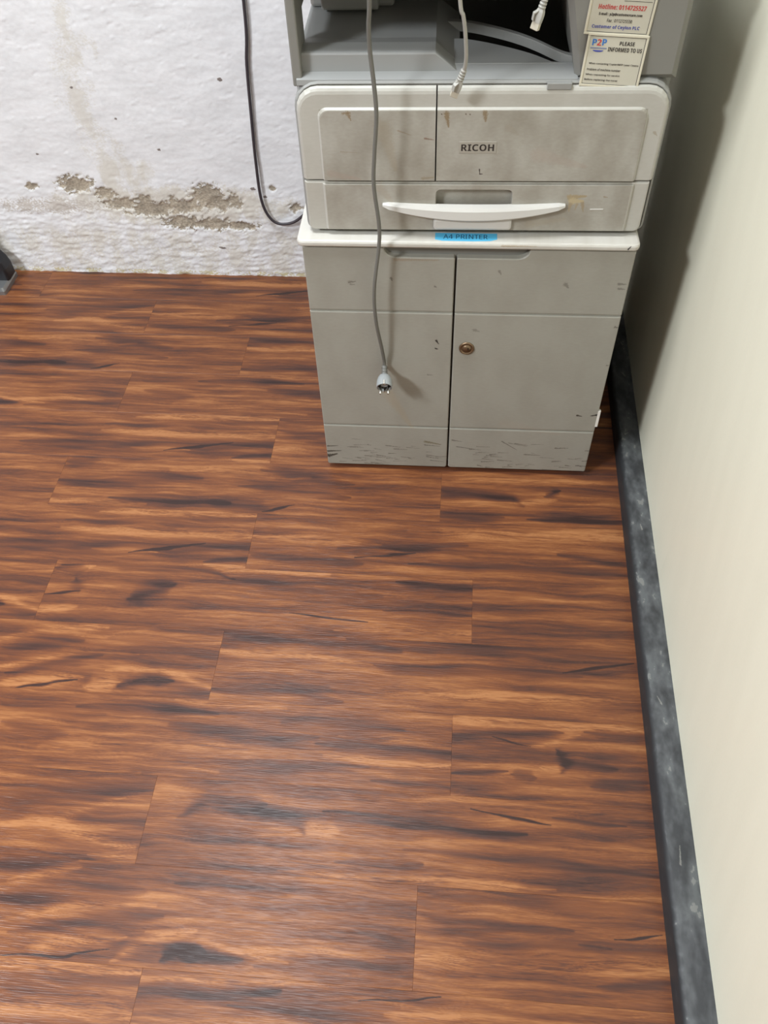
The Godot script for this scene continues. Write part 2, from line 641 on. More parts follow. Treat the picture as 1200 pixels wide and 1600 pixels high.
func room() -> void:
	# --- back wall: painted plaster, damp and flaking near the floor
	var box := Rect2(-1.42, 0.0, 1.24, 0.86)
	var wm := mat(Color.WHITE, 0.75)
	var pl := tex(plaster_tone())
	wm.albedo_texture = pl
	wm.detail_enabled = true
	wm.detail_albedo = tex(wall_marks(box))
	wm.detail_uv_layer = BaseMaterial3D.DETAIL_UV_2
	wm.detail_blend_mode = BaseMaterial3D.BLEND_MODE_MIX
	var n1 := noise(601, 3, 1.0)
	var n2 := noise(602, 3, 1.0)
	var st := begin()
	st.set_smooth_group(1)
	var nx := 310
	var ny := 215
	var pts := PackedVector3Array()
	for j in ny + 1:
		for i in nx + 1:
			var x := box.position.x + box.size.x * i / nx
			var y := box.size.y * j / ny
			var e := minf(minf(i, nx - i) / 8.0, (ny - j) / 8.0)
			pts.append(Vector3(x, y, WALL_Z + wall_height(x, y, n1, n2) * clampf(e, 0.0, 1.0)))
	var put := func(p: Vector3) -> void:
		st.set_uv(Vector2(p.x / 0.9, -p.y / 0.9))
		st.set_uv2(Vector2(clampf((p.x - box.position.x) / box.size.x, 0.0005, 0.9995), clampf(1.0 - p.y / box.size.y, 0.0005, 0.9995)))
		st.add_vertex(p)
	for j in ny:
		for i in nx:
			var a := pts[j * (nx + 1) + i]
			var b := pts[j * (nx + 1) + i + 1]
			var c := pts[(j + 1) * (nx + 1) + i + 1]
			var d := pts[(j + 1) * (nx + 1) + i]
			for p in [a, c, b, a, d, c]:
				put.call(p)
	st.set_smooth_group(-1)
	var xs := [LEFT - 0.1, box.position.x, box.end.x, 0.70]
	var ys := [-0.05, 0.0, box.size.y, CEIL + 0.05]
	for j in 3:
		for i in 3:
			if i == 1 and j == 1:
				continue
			var a := Vector3(xs[i], ys[j], WALL_Z)
			var b := Vector3(xs[i + 1], ys[j], WALL_Z)
			var c := Vector3(xs[i + 1], ys[j + 1], WALL_Z)
			var d := Vector3(xs[i], ys[j + 1], WALL_Z)
			for p in [a, c, b, a, d, c]:
				put.call(p)
	var bk := [Vector3(LEFT - 0.1, -0.05, WALL_Z - 0.12), Vector3(0.7, -0.05, WALL_Z - 0.12), Vector3(0.7, CEIL + 0.05, WALL_Z - 0.12), Vector3(LEFT - 0.1, CEIL + 0.05, WALL_Z - 0.12)]
	var fr := [Vector3(LEFT - 0.1, -0.05, WALL_Z), Vector3(0.7, -0.05, WALL_Z), Vector3(0.7, CEIL + 0.05, WALL_Z), Vector3(LEFT - 0.1, CEIL + 0.05, WALL_Z)]
	for p in [bk[0], bk[1], bk[2], bk[0], bk[2], bk[3]]:
		put.call(p)
	for k in 4:
		var k2 := (k + 1) % 4
		for p in [bk[k], fr[k2], bk[k2], bk[k], fr[k], fr[k2]]:
			put.call(p)
	structure(st, "wall_back", wm)

	# --- right wall: smooth cream panel with faint wiping streaks
	var img := Image.create(512, 512, false, Image.FORMAT_RGB8)
	var n3 := noise(71, 3, 1.0)
	var n4 := noise(72, 2, 1.0)
	for j in 512:
		for i in 512:
			var v := n3.get_noise_2d((i + j * 0.35) * 0.03, j * 0.006) * 0.010 + n4.get_noise_2d(i * 0.4, j * 0.4) * 0.006
			img.set_pixel(i, j, Color(0.925 + v, 0.914 + v, 0.832 + v))
	var rm := mat(Color.WHITE, 0.38)
	rm.albedo_texture = tex(img)
	rm.uv1_triplanar = true
	rm.uv1_scale = Vector3(0.8, 0.8, 0.8)
	st = begin()
	bbox(st, Vector3(0.0, -0.05, -1.25), Vector3(0.12, CEIL + 0.05, REAR + 1.1), 0.001)
	var rw := structure(st, "wall_right", rm)
	rw.position = Vector3(0.4335, 0.0, -0.993)
	rw.rotation.y = -0.016

	var pm := mat(c8(132, 130, 125), 0.7)
	st = begin()
	bbox(st, Vector3(LEFT - 0.12, -0.05, WALL_Z), Vector3(LEFT, CEIL + 0.05, REAR + 0.1), 0.001)
	structure(st, "wall_left", pm)
	st = begin()
	bbox(st, Vector3(LEFT - 0.12, -0.05, REAR), Vector3(0.75, CEIL + 0.05, REAR + 0.12), 0.001)
	structure(st, "wall_front", pm)
	st = begin()
	bbox(st, Vector3(LEFT - 0.12, CEIL, WALL_Z - 0.1), Vector3(0.75, CEIL + 0.12, REAR + 0.12), 0.001)
	structure(st, "ceiling", mat(c8(180, 180, 176), 0.8))

	# --- kerb-like baseboard along the right wall
	var km := mat(Color.WHITE, 0.55)
	km.albedo_texture = tex(kerb_dust(Rect2()))
	st = begin()
	var nn := noise(88, 3, 1.0)
	var prof := [Vector2(0.0, 0.0), Vector2(0.001, 0.038), Vector2(0.004, 0.0425), Vector2(0.009, 0.0445), Vector2(0.0475, 0.046), Vector2(0.0495, 0.046)]
	var vv := [0.0, 0.36, 0.43, 0.50, 0.98, 1.0]
	var z0 := -1.02
	var z1 := REAR + 1.0
	var nz := 300
	st.set_smooth_group(1)
	for k in nz:
		for s in prof.size() - 1:
			var q := []
			for e in [[k, s], [k, s + 1], [k + 1, s + 1], [k + 1, s]]:
				var z: float = lerpf(z0, z1, float(e[0]) / nz)
				var pp: Vector2 = prof[e[1]]
				var w: float = nn.get_noise_2d(z * 9.0, e[1] * 0.7) * 0.0022 * (1.0 if e[1] > 0 and e[1] < 5 else 0.0)
				q.append([Vector3(pp.x + w, pp.y + w * 0.6, z), Vector2((z - z0) / 2.0, vv[e[1]])])
			for e in [0, 1, 2, 0, 2, 3]:
				st.set_uv(q[e][1])
				st.add_vertex(q[e][0])
	var kb := structure(st, "baseboard_right", km)
	kb.position = Vector3(0.3842, 0.0, -0.993)
	kb.rotation.y = -0.016

func floor_planks() -> void:
	var st := begin()
	bbox(st, Vector3(LEFT - 0.12, -0.12, WALL_Z - 0.1), Vector3(0.75, -0.004, REAR + 0.12), 0.001)
	var fl := structure(st, "floor", mat(c8(40, 26, 22), 0.8))
	var relief := tex(fibre_relief())
	var prints := {
		"E_right": [[0.0082, 0.45, 0.013, 0.0185, 0.063, 0.0206], [0.0097, 0.40, 0.059, 0.0459, 0.070, 0.0794], [0.0031, 0.80, 0.002, 0.0884, 0.076, 0.0807], [0.0065, -0.40, 0.017, 0.0317, 0.076, 0.0165], [0.0091, -0.35, 0.003, 0.1310, 0.066, 0.1162], [0.0140, 0.55, 0.188, 0.0882, 0.213, 0.0740, 0.261, 0.0517], [0.0066, 0.50, 0.074, 0.0099, 0.341, 0.0059, 0.386, 0.0230], [0.0099, -0.45, 0.339, -0.0024, 0.548, 0.0052], [0.0129, 0.30, 0.441, 0.0246, 0.661, 0.0516], [0.0024, 0.80, 0.523, 0.1037, 0.686, 0.1194], [0.0080, 0.60, 0.765, 0.0166, 0.892, 0.0218], [0.0061, 0.50, 0.743, 0.0855, 0.870, 0.0854], [0.0074, -0.40, 0.670, 0.1354, 0.895, 0.1317], [0.0063, -0.20, 0.606, 0.0390, 0.780, 0.0444]],
		"F_left": [[0.0072, -0.35, 0.445, 0.0505, 0.516, 0.0236, 0.632, 0.0088], [0.0099, 0.35, 0.453, 0.0720, 0.539, 0.0534, 0.602, 0.0406], [0.0069, -0.40, 0.466, 0.1071, 0.623, 0.0656, 0.715, 0.0656], [0.0082, 0.40, 0.504, 0.1189, 0.603, 0.0842, 0.652, 0.0739], [0.0094, -0.45, 0.505, 0.1410, 0.615, 0.1228], [0.0027, 0.90, 0.484, 0.1534, 0.564, 0.1427, 0.630, 0.1274], [0.0120, -0.55, 0.658, 0.1366, 0.703, 0.1254], [0.0107, 0.65, 0.723, 0.1324, 0.766, 0.1131, 0.808, 0.1173], [0.0081, 0.45, 0.769, 0.1212, 0.892, 0.1363], [0.0055, -0.35, 0.699, 0.1007, 0.787, 0.0937, 0.890, 0.1270], [0.0115, 0.20, 0.706, 0.0341, 0.890, 0.0659]],
		"F_right": [[0.0132, 0.50, 0.000, 0.0058, 0.169, -0.0017, 0.325, 0.0234], [0.0071, -0.45, 0.002, 0.0453, 0.149, 0.0417, 0.278, 0.0562], [0.0093, 0.50, 0.000, 0.1293, 0.149, 0.1250, 0.237, 0.1405], [0.0133, -0.30, 0.283, 0.1096, 0.514, 0.1145, 0.789, 0.1031], [0.0101, 0.35, 0.298, 0.0034, 0.514, 0.0100, 0.774, 0.0021], [0.0030, 0.70, 0.673, 0.0503, 0.809, 0.0251], [0.0110, 0.25, 0.378, 0.0624, 0.648, 0.0588]],
		"I_left": [[0.0103, 0.25, 0.070, 0.0328, 0.212, 0.0432], [0.0090, 0.45, 0.226, 0.0305, 0.415, 0.0272], [0.0078, -0.35, 0.402, 0.0057, 0.550, 0.0091], [0.0163, 0.40, 0.615, 0.0358, 0.771, 0.0381], [0.0097, 0.45, 0.692, 0.0757, 0.890, 0.0794], [0.0062, -0.30, 0.725, 0.0562, 0.890, 0.0648], [0.0072, -0.45, 0.706, 0.0955, 0.891, 0.1008], [0.0105, 0.35, 0.525, 0.1352, 0.708, 0.1156], [0.0075, 0.30, 0.072, 0.0719, 0.164, 0.0862], [0.0133, -0.20, 0.196, 0.1079, 0.456, 0.0842], [0.0046, 0.50, 0.779, 0.1354, 0.892, 0.1391], [0.0058, -0.30, 0.082, 0.1631, 0.293, 0.1511], [0.0112, 0.25, 0.413, 0.0557, 0.607, 0.0616]],
		"I_right": [[0.0089, -0.40, 0.006, 0.0117, 0.342, 0.0095], [0.0074, 0.45, 0.006, 0.0393, 0.167, 0.0261], [0.0020, 0.90, 0.074, 0.0397, 0.143, 0.0547], [0.0061, -0.40, 0.155, 0.0515, 0.219, 0.0288], [0.0072, 0.50, 0.192, 0.0587, 0.206, 0.0793, 0.198, 0.0986], [0.0059, -0.35, 0.165, 0.0916, 0.194, 0.0895], [0.0095, 0.35, 0.210, 0.0826, 0.278, 0.0839], [0.0050, 0.55, 0.260, 0.0199, 0.346, 0.0203], [0.0035, 0.60, 0.008, 0.1093, 0.085, 0.1028], [0.0058, 0.50, 0.114, 0.1079, 0.144, 0.1117], [0.0114, 0.35, 0.264, 0.1172, 0.343, 0.1003]],
		"K_left": [[0.0167, 0.40, 0.624, 0.0564, 0.772, 0.0416, 0.877, 0.0205], [0.0096, -0.45, 0.643, 0.1068, 0.708, 0.0935, 0.855, 0.1264], [0.0041, -0.45, 0.826, 0.1422, 0.897, 0.1455], [0.0141, 0.25, 0.783, 0.0771, 0.894, 0.0848], [0.0054, -0.30, 0.751, 0.0838, 0.831, 0.0444]],
		"K_right": [[0.0098, 0.50, 0.065, 0.0690, 0.103, 0.0338, 0.186, 0.0383], [0.0086, 0.25, 0.081, 0.0778, 0.204, 0.0747], [0.0088, 0.45, 0.199, 0.0485, 0.270, 0.0679, 0.277, 0.0847], [0.0086, -0.30, 0.281, 0.0714, 0.326, 0.0769], [0.0066, 0.60, 0.345, 0.0428, 0.522, 0.0523, 0.631, 0.0575], [0.0061, 0.50, 0.359, 0.1220, 0.460, 0.1209], [0.0060, -0.45, 0.313, 0.1467, 0.629, 0.1419], [0.0022, 0.95, 0.560, 0.0234, 0.631, 0.0360, 0.696, 0.0412], [0.0062, 0.35, 0.523, 0.0968, 0.859, 0.1095], [0.0044, 0.40, 0.718, 0.0277, 0.804, 0.0325], [0.0100, -0.15, 0.409, 0.0160, 0.827, 0.0146]],
		"J_left": [[0.0081, 0.45, 0.190, 0.0138, 0.298, 0.0029], [0.0059, -0.35, 0.233, 0.0405, 0.314, 0.0163], [0.0144, 0.25, 0.211, 0.0682, 0.303, 0.0515, 0.421, 0.0459], [0.0074, -0.35, 0.225, 0.1041, 0.332, 0.0731, 0.447, 0.0608], [0.0073, 0.35, 0.272, 0.1159, 0.400, 0.0836, 0.472, 0.0764], [0.0098, -0.40, 0.301, 0.1379, 0.389, 0.1175, 0.428, 0.1090], [0.0021, 0.90, 0.244, 0.1541, 0.345, 0.1438, 0.394, 0.1338, 0.414, 0.1305], [0.0079, -0.45, 0.428, 0.1449, 0.457, 0.1171, 0.530, 0.0977], [0.0097, 0.65, 0.504, 0.1383, 0.520, 0.1207, 0.557, 0.1226], [0.0080, 0.45, 0.537, 0.1259, 0.611, 0.1294], [0.0046, -0.35, 0.489, 0.1008, 0.596, 0.1142, 0.681, 0.1305], [0.0079, 0.40, 0.692, 0.1360, 0.890, 0.1123], [0.0045, -0.30, 0.628, 0.1182, 0.809, 0.1084], [0.0059, 0.30, 0.524, 0.0235, 0.654, 0.0301], [0.0095, 0.20, 0.658, 0.0580, 0.846, 0.0679]],
		"J_right": [[0.0069, 0.45, 0.004, 0.0073, 0.070, 0.0142, 0.396, 0.0135], [0.0085, 0.50, 0.005, 0.0411, 0.051, 0.0511, 0.213, 0.0504], [0.0018, 0.90, 0.312, 0.0569, 0.387, 0.0468], [0.0073, 0.30, 0.281, 0.0729, 0.388, 0.0721], [0.0151, -0.30, 0.013, 0.1090, 0.385, 0.0989], [0.0052, 0.35, 0.301, 0.1234, 0.393, 0.1122], [0.0064, 0.25, 0.112, 0.0790, 0.271, 0.0736]],
		"L_right": [[0.0076, 0.50, 0.009, 0.0282, 0.115, 0.0297, 0.202, 0.0162], [0.0052, -0.35, 0.021, 0.0142, 0.338, -0.0044], [0.0017, 0.70, 0.341, 0.0228, 0.466, 0.0032], [0.0066, -0.30, 0.400, 0.0368, 0.477, 0.0309], [0.0066, 0.35, 0.187, 0.0404, 0.380, 0.0299]],
		"D_left": [[0.0092, -0.45, 0.601, 0.0123, 0.894, 0.0070], [0.0106, -0.40, 0.542, 0.0634, 0.904, 0.0607], [0.0072, 0.30, 0.535, 0.0401, 0.853, 0.0203], [0.0138, 0.40, 0.337, 0.1110, 0.629, 0.1117, 0.908, 0.0833], [0.0034, 0.80, 0.632, 0.1254, 0.795, 0.0899], [0.0051, -0.40, 0.572, 0.1168, 0.674, 0.1195], [0.0050, 0.60, 0.820, 0.1383, 0.901, 0.1268], [0.0066, -0.40, 0.822, 0.1483, 0.898, 0.1472]],
		"D_right": [[0.0086, 0.40, 0.236, 0.0825, 0.429, 0.0644], [0.0034, 0.70, 0.232, 0.1084, 0.361, 0.0872], [0.0088, -0.40, 0.007, 0.0607, 0.235, 0.0721], [0.0083, 0.45, 0.431, 0.1185, 0.804, 0.1226], [0.0141, -0.30, 0.428, 0.0295, 0.814, 0.0248], [0.0067, 0.50, 0.688, 0.0766, 0.800, 0.0983], [0.0101, 0.35, 0.045, 0.1142, 0.213, 0.1247]],
		"C_right": [[0.0081, 0.40, 0.014, 0.0211, 0.071, 0.0118], [0.0117, 0.40, 0.030, 0.0791, 0.284, 0.0554], [0.0094, -0.50, -0.005, 0.1359, 0.185, 0.1406], [0.0113, 0.55, 0.181, 0.1256, 0.376, 0.1281], [0.0130, 0.45, 0.391, 0.1273, 0.497, 0.1402], [0.0029, 0.80, 0.497, 0.1439, 0.567, 0.1250], [0.0077, 0.55, 0.470, 0.0749, 0.651, 0.0939], [0.0099, 0.45, 0.507, 0.0234, 0.661, 0.0547], [0.0119, -0.30, 0.310, 0.0319, 0.540, 0.0396]],
		"G_right": [[0.0096, 0.50, 0.004, 0.0611, 0.160, 0.0753, 0.181, 0.0966], [0.0074, -0.40, 0.181, 0.0910, 0.246, 0.0762], [0.0091, 0.40, 0.004, 0.1360, 0.117, 0.1333], [0.0072, 0.55, 0.229, 0.1360, 0.389, 0.1305], [0.0057, 0.70, 0.239, 0.0672, 0.264, 0.0507], [0.0098, -0.25, 0.014, 0.0295, 0.306, 0.0234]],
	}
	var pm := {}
	var sd := 11
	for p in prints:
		var m := mat(Color.WHITE, 0.35)
		m.metallic_specular = 0.38
		m.albedo_texture = tex(wood(sd, prints[p], 0.015, 0.85))
		m.heightmap_enabled = true
		m.heightmap_texture = relief
		m.heightmap_scale = 0.05
		pm[p] = m
		sd += 17
	var kinds: Array = pm.keys()
	# x of one end joint in each row, and the prints used from that joint to the right and to the left
	var joints := {-7: [-0.30, "L_right", "D_left"], -6: [-0.847, "D_right", "K_left"], -5: [-0.55, "F_right", "C_right"], -4: [-0.8333, "I_left", "J_left"], -3: [-0.4182, "J_right", "D_left"], -2: [-0.0114, "G_right", "C_right"], -1: [-0.4201, "D_right", "D_left"], 0: [-0.8332, "E_right", "F_left"], 1: [-0.4339, "F_right", "F_left"], 2: [0.0303, "I_right", "I_left"], 3: [-0.4941, "K_right", "K_left"], 4: [-0.0181, "J_right", "J_left"], 5: [-0.4397, "L_right", "D_left"]}
	var left := LEFT
	for r in range(-7, 37):
		var jx: float
		if joints.has(r):
			jx = joints[r][0]
		else:
			jx = fmod(0.629 * (r + 40), PLANK) - PLANK
		var za := -0.9929 + r * ROW
		var zb := za + ROW
		za = maxf(za, WALL_Z + 0.002)
		zb = minf(zb, REAR)
		var right := 0.4335 - 0.016 * (za + 0.993) - 0.012
		var k := int(ceil((right - jx) / PLANK))
		while true:
			k -= 1
			var xa := jx + k * PLANK
			var xb := xa + PLANK
			if xb < left + 0.01:
				break
			var v: String = kinds[posmod(k * 5 + r * 3, kinds.size())]
			if joints.has(r):
				if k == 0:
					v = joints[r][1]
				elif k == -1:
					v = joints[r][2]
			plank(fl, maxf(xa, left), minf(xb, right), za, zb, xa, -0.9929 + r * ROW, pm[v], posmod(k + r, 2) == 1 and not joints.has(r))

func plank(parent: Node, xa: float, xb: float, za: float, zb: float, ox: float, oz: float, m: Material, flip: bool) -> void:
	if xb - xa < 0.01 or zb - za < 0.01:
		return
	var st := begin()
	var g := 0.00006
	var b := 0.00022
	var lay := []
	for e in [[g, -0.004], [g, -b], [g + b, 0.0]]:
		var i: float = e[0]
		lay.append([Vector3(xa + i, e[1], zb - i), Vector3(xb - i, e[1], zb - i), Vector3(xb - i, e[1], za + i), Vector3(xa + i, e[1], za + i)])
	var put := func(p: Vector3) -> void:
		var u := (p.x - ox) / PLANK
		var v := (p.z - oz) / ROW
		if flip:
			u = 1.0 - u
			v = 1.0 - v
		st.set_uv(Vector2(clampf(u, 0.002, 0.998), clampf(v, 0.004, 0.996)))
		st.add_vertex(p)
	for l in 2:
		for j in 4:
			var k := (j + 1) % 4
			for p in [lay[l][j], lay[l + 1][k], lay[l][k], lay[l][j], lay[l + 1][j], lay[l + 1][k]]:
				put.call(p)
	for p in [lay[2][0], lay[2][2], lay[2][1], lay[2][0], lay[2][3], lay[2][2]]:
		put.call(p)
	commit(st, "plank", m, parent)

# ---------------------------------------------------------------- cabinet
func door_material(x0: float, x1: float, marks: Array, sd: int) -> StandardMaterial3D:
	var box := Rect2(x0, 0.0, x1 - x0, 0.6)
	var img := smudged(384, 768, box.size, Color(0.602, 0.594, 0.554), Color(0.500, 0.482, 0.438), sd, 0.40)
	for m in marks:
		scuff(img, box, m[0], m[1], m[2], m[3], m[4], int(m[0].x * 1000) + sd, 0.7)
	var r := RandomNumberGenerator.new()
	r.seed = sd
	for k in 46: # shoe scuffs along the bottom panel
		var p := Vector2(r.randf_range(x0 + 0.004, x1 - 0.01), 0.014 + absf(r.randfn(0.0, 0.045)))
		if p.y > 0.125:
			continue
		scuff(img, box, p, p + Vector2(r.randf_range(0.008, 0.035), r.randf_range(-0.006, 0.004)), r.randf_range(0.0009, 0.0020), Color(0.30, 0.28, 0.25), r.randf_range(0.25, 0.8), k, 0.9)
	var mm := mat(Color.WHITE, 0.5)
	mm.albedo_texture = tex(img)
	return mm

func build_cabinet() -> void:
	var t := thing("printer_cabinet", "off-white two-door cabinet on the wooden floor, standing under the printer", "cabinet", Vector3(0.0185, 0.0, -1.296), 0.009)
	var st := begin()
	# carcass: sides, back, bottom, inner shelf front behind the doors
	bbox(st, Vector3(-0.294, 0.022, -0.56), Vector3(0.294, 0.593, -0.021), 0.002)
	commit(st, "body", M.carcass, t)
	st = begin()
	bbox(st, Vector3(-0.280, 0.003, -0.54), Vector3(0.280, 0.024, -0.030), 0.002)
	commit(st, "plinth", M.carcass, t)
	for s in [[-0.25, -0.05], [0.25, -0.05], [-0.25, -0.52], [0.25, -0.52]]:
		st = begin()
		lathe(st, [Vector2(0, 0.0), Vector2(0.014, 0.0), Vector2(0.016, 0.003), Vector2(0.016, 0.008), Vector2(0.0, 0.008)], 16)
		var ft := commit(st, "foot", M.rubber, t)
		ft.position = Vector3(s[0], 0.0, s[1])
	st = begin()
	var lr := [0.003, 0.003, 0.004, 0.004]
	# lid, drawn lying down: outline in XZ with a rounded front edge
	var lay := []
	for e in [[0.0, 0.004], [0.0015, 0.001], [0.004, 0.0], [0.0085, 0.0], [0.0112, 0.0014], [0.0126, 0.0045]]:
		var l := PackedVector3Array()
		for p in grow(-0.304, -0.007, 0.299, 0.572, [0.012, 0.012, 0.004, 0.004], 0.0, e[1]):
			l.append(Vector3(p.x, 0.5937 + e[0], -p.y))
		lay.append(l)
	loft(st, lay)
	var lid_img := smudged(768, 96, Vector2(0.62, 0.08), Color(0.780, 0.768, 0.735), Color(0.58, 0.55, 0.49), 140, 0.35)
	var lb := Rect2(-0.304, 0.58, 0.603, 0.04)
	scuff(lid_img, lb, Vector2(0.278, 0.599), Vector2(0.282, 0.604), 0.0018, Color(0.12, 0.1, 0.1), 0.95, 3)
	scuff(lid_img, lb, Vector2(0.06, 0.6015), Vector2(0.12, 0.602), 0.0022, Color(0.62, 0.55, 0.45), 0.6, 4)
	scuff(lid_img, lb, Vector2(-0.25, 0.596), Vector2(-0.05, 0.596), 0.0018, Color(0.6, 0.56, 0.5), 0.5, 5)
	var lm := mat(Color.WHITE, 0.42)
	lm.albedo_texture = tex(lid_img)
	uvb = lb
	st.clear()
	st = begin()
	loft(st, lay)
	commit(st, "top", lm, t)
	uvb = Rect2(0, 0, 1, 1)

	# doors in three fields with grooves between; finger recess cut into the inner top corners
	var smear := Color(0.36, 0.34, 0.31)
	var dl := [[Vector2(-0.215, 0.516), Vector2(-0.203, 0.518), 0.003, smear, 0.6], [Vector2(-0.213, 0.511), Vector2(-0.205, 0.511), 0.002, smear, 0.5], [Vector2(-0.1365, 0.526), Vector2(-0.135, 0.521), 0.0028, smear, 0.75], [Vector2(-0.056, 0.51), Vector2(-0.053, 0.508), 0.0022, smear, 0.7], [Vector2(-0.051, 0.383), Vector2(-0.046, 0.375), 0.0024, Color(0.15, 0.13, 0.12), 0.95], [Vector2(-0.052, 0.363), Vector2(-0.047, 0.362), 0.0022, Color(0.15, 0.13, 0.12), 0.95], [Vector2(-0.067, 0.294), Vector2(-0.056, 0.293), 0.0022, smear, 0.4], [Vector2(-0.293, 0.040), Vector2(-0.272, 0.047), 0.006, Color(0.22, 0.20, 0.17), 0.85], [Vector2(-0.293, 0.055), Vector2(-0.262, 0.058), 0.003, Color(0.22, 0.20, 0.17), 0.8], [Vector2(-0.292, 0.072), Vector2(-0.268, 0.074), 0.0022, Color(0.25, 0.22, 0.2), 0.7], [Vector2(-0.07, 0.096), Vector2(-0.035, 0.088), 0.004, Color(0.38, 0.35, 0.25), 0.6], [Vector2(-0.15, 0.24), Vector2(-0.10, 0.14), 0.016, Color(0.62, 0.56, 0.47), 0.35], [Vector2(-0.128, 0.566), Vector2(-0.05, 0.566), 0.004, Color(0.55, 0.48, 0.4), 0.45]]
	var dr := [[Vector2(0.182, 0.519), Vector2(0.188, 0.512), 0.005, smear, 0.5], [Vector2(0.277, 0.522), Vector2(0.29, 0.522), 0.003, smear, 0.6], [Vector2(0.279, 0.512), Vector2(0.29, 0.511), 0.003, smear, 0.55], [Vector2(0.252, 0.190), Vector2(0.262, 0.188), 0.0028, Color(0.18, 0.15, 0.13), 0.9], [Vector2(0.293, 0.193), Vector2(0.280, 0.190), 0.003, Color(0.12, 0.1, 0.09), 0.95], [Vector2(0.022, 0.411), Vector2(0.032, 0.408), 0.004, smear, 0.4], [Vector2(0.06, 0.545), Vector2(0.064, 0.538), 0.003, smear, 0.5], [Vector2(0.288, 0.425), Vector2(0.294, 0.424), 0.003, smear, 0.7], [Vector2(0.289, 0.33), Vector2(0.294, 0.33), 0.002, smear, 0.7], [Vector2(0.0, 0.083), Vector2(0.055, 0.074), 0.0015, smear, 0.8], [Vector2(0.10, 0.104), Vector2(0.135, 0.078), 0.0016, smear, 0.8], [Vector2(0.115, 0.10), Vector2(0.155, 0.09), 0.0014, smear, 0.6], [Vector2(0.10, 0.16), Vector2(0.22, 0.13), 0.014, Color(0.62, 0.58, 0.52), 0.25]]
	door(t, -0.2955, -0.0208, true, door_material(-0.2955, -0.0208, dl, 611))
	var rd := door(t, -0.0172, 0.2950, false, door_material(-0.0172, 0.2950, dr, 622))
	# recess behind the cut-outs, its grey darkened for the shade under the lid
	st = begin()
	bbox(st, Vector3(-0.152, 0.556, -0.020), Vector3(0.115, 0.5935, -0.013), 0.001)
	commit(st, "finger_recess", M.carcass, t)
	# lock
	st = begin()
	lathe(st, [Vector2(0.0, -0.004), Vector2(0.0150, -0.004), Vector2(0.0152, 0.0010), Vector2(0.0140, 0.0028), Vector2(0.0118, 0.0032), Vector2(0.0112, 0.0018), Vector2(0.0085, 0.0016), Vector2(0.0080, 0.0030), Vector2(0.0, 0.0032)], 28)
	var lk := commit(st, "lock", M.brass, rd)
	lk.rotation_degrees.x = 90
	lk.position = Vector3(0.0094, 0.3658, 0.0)
	st = begin()
	bbox(st, Vector3(0.0094 - 0.0012 + 0.003, 0.3625, 0.003), Vector3(0.0094 + 0.0012 + 0.003, 0.3695, 0.0036), 0.0002)
	st.set_smooth_group(-1)
	commit(st, "keyhole", M.dark_metal, rd)
	# tape with writing on the lid
	st = begin()
	var tp := PackedVector2Array([Vector2(-0.0575, 0.0035), Vector2(-0.045, -0.0005), Vector2(0.01, -0.0012), Vector2(0.040, 0.0005), Vector2(0.0515, 0.0055), Vector2(0.0515, 0.0235), Vector2(-0.0575, 0.0235)])
	slab(st, tp, 0.0, 0.0003, 0.0001)
	var tape := commit(st, "tape_label", M.tape, t)
	tape.set_meta("label", "blue tape strip lettered A4 PRINTER")
	tape.rotation_degrees.x = -90
	tape.position = Vector3(0.0, 0.6063, 0.0)
	lettering("A4 PRINTER", Vector3(-0.004, 0.0125, 0.0002), 0.0135, 0.078, M.tape_ink, tape, false, false, true)
	# broken plastic catch at the right edge
	st = begin()
	slab(st, PackedVector2Array([Vector2(-0.030, 0.158), Vector2(-0.018, 0.158), Vector2(-0.012, 0.172), Vector2(-0.014, 0.196), Vector2(-0.024, 0.204), Vector2(-0.030, 0.204)]), 0.0, 0.006, 0.001)
	var tab := commit(st, "side_catch", M.lid, t)
	tab.rotation_degrees.y = 90
	tab.position = Vector3(0.2935, 0.0, -0.030)

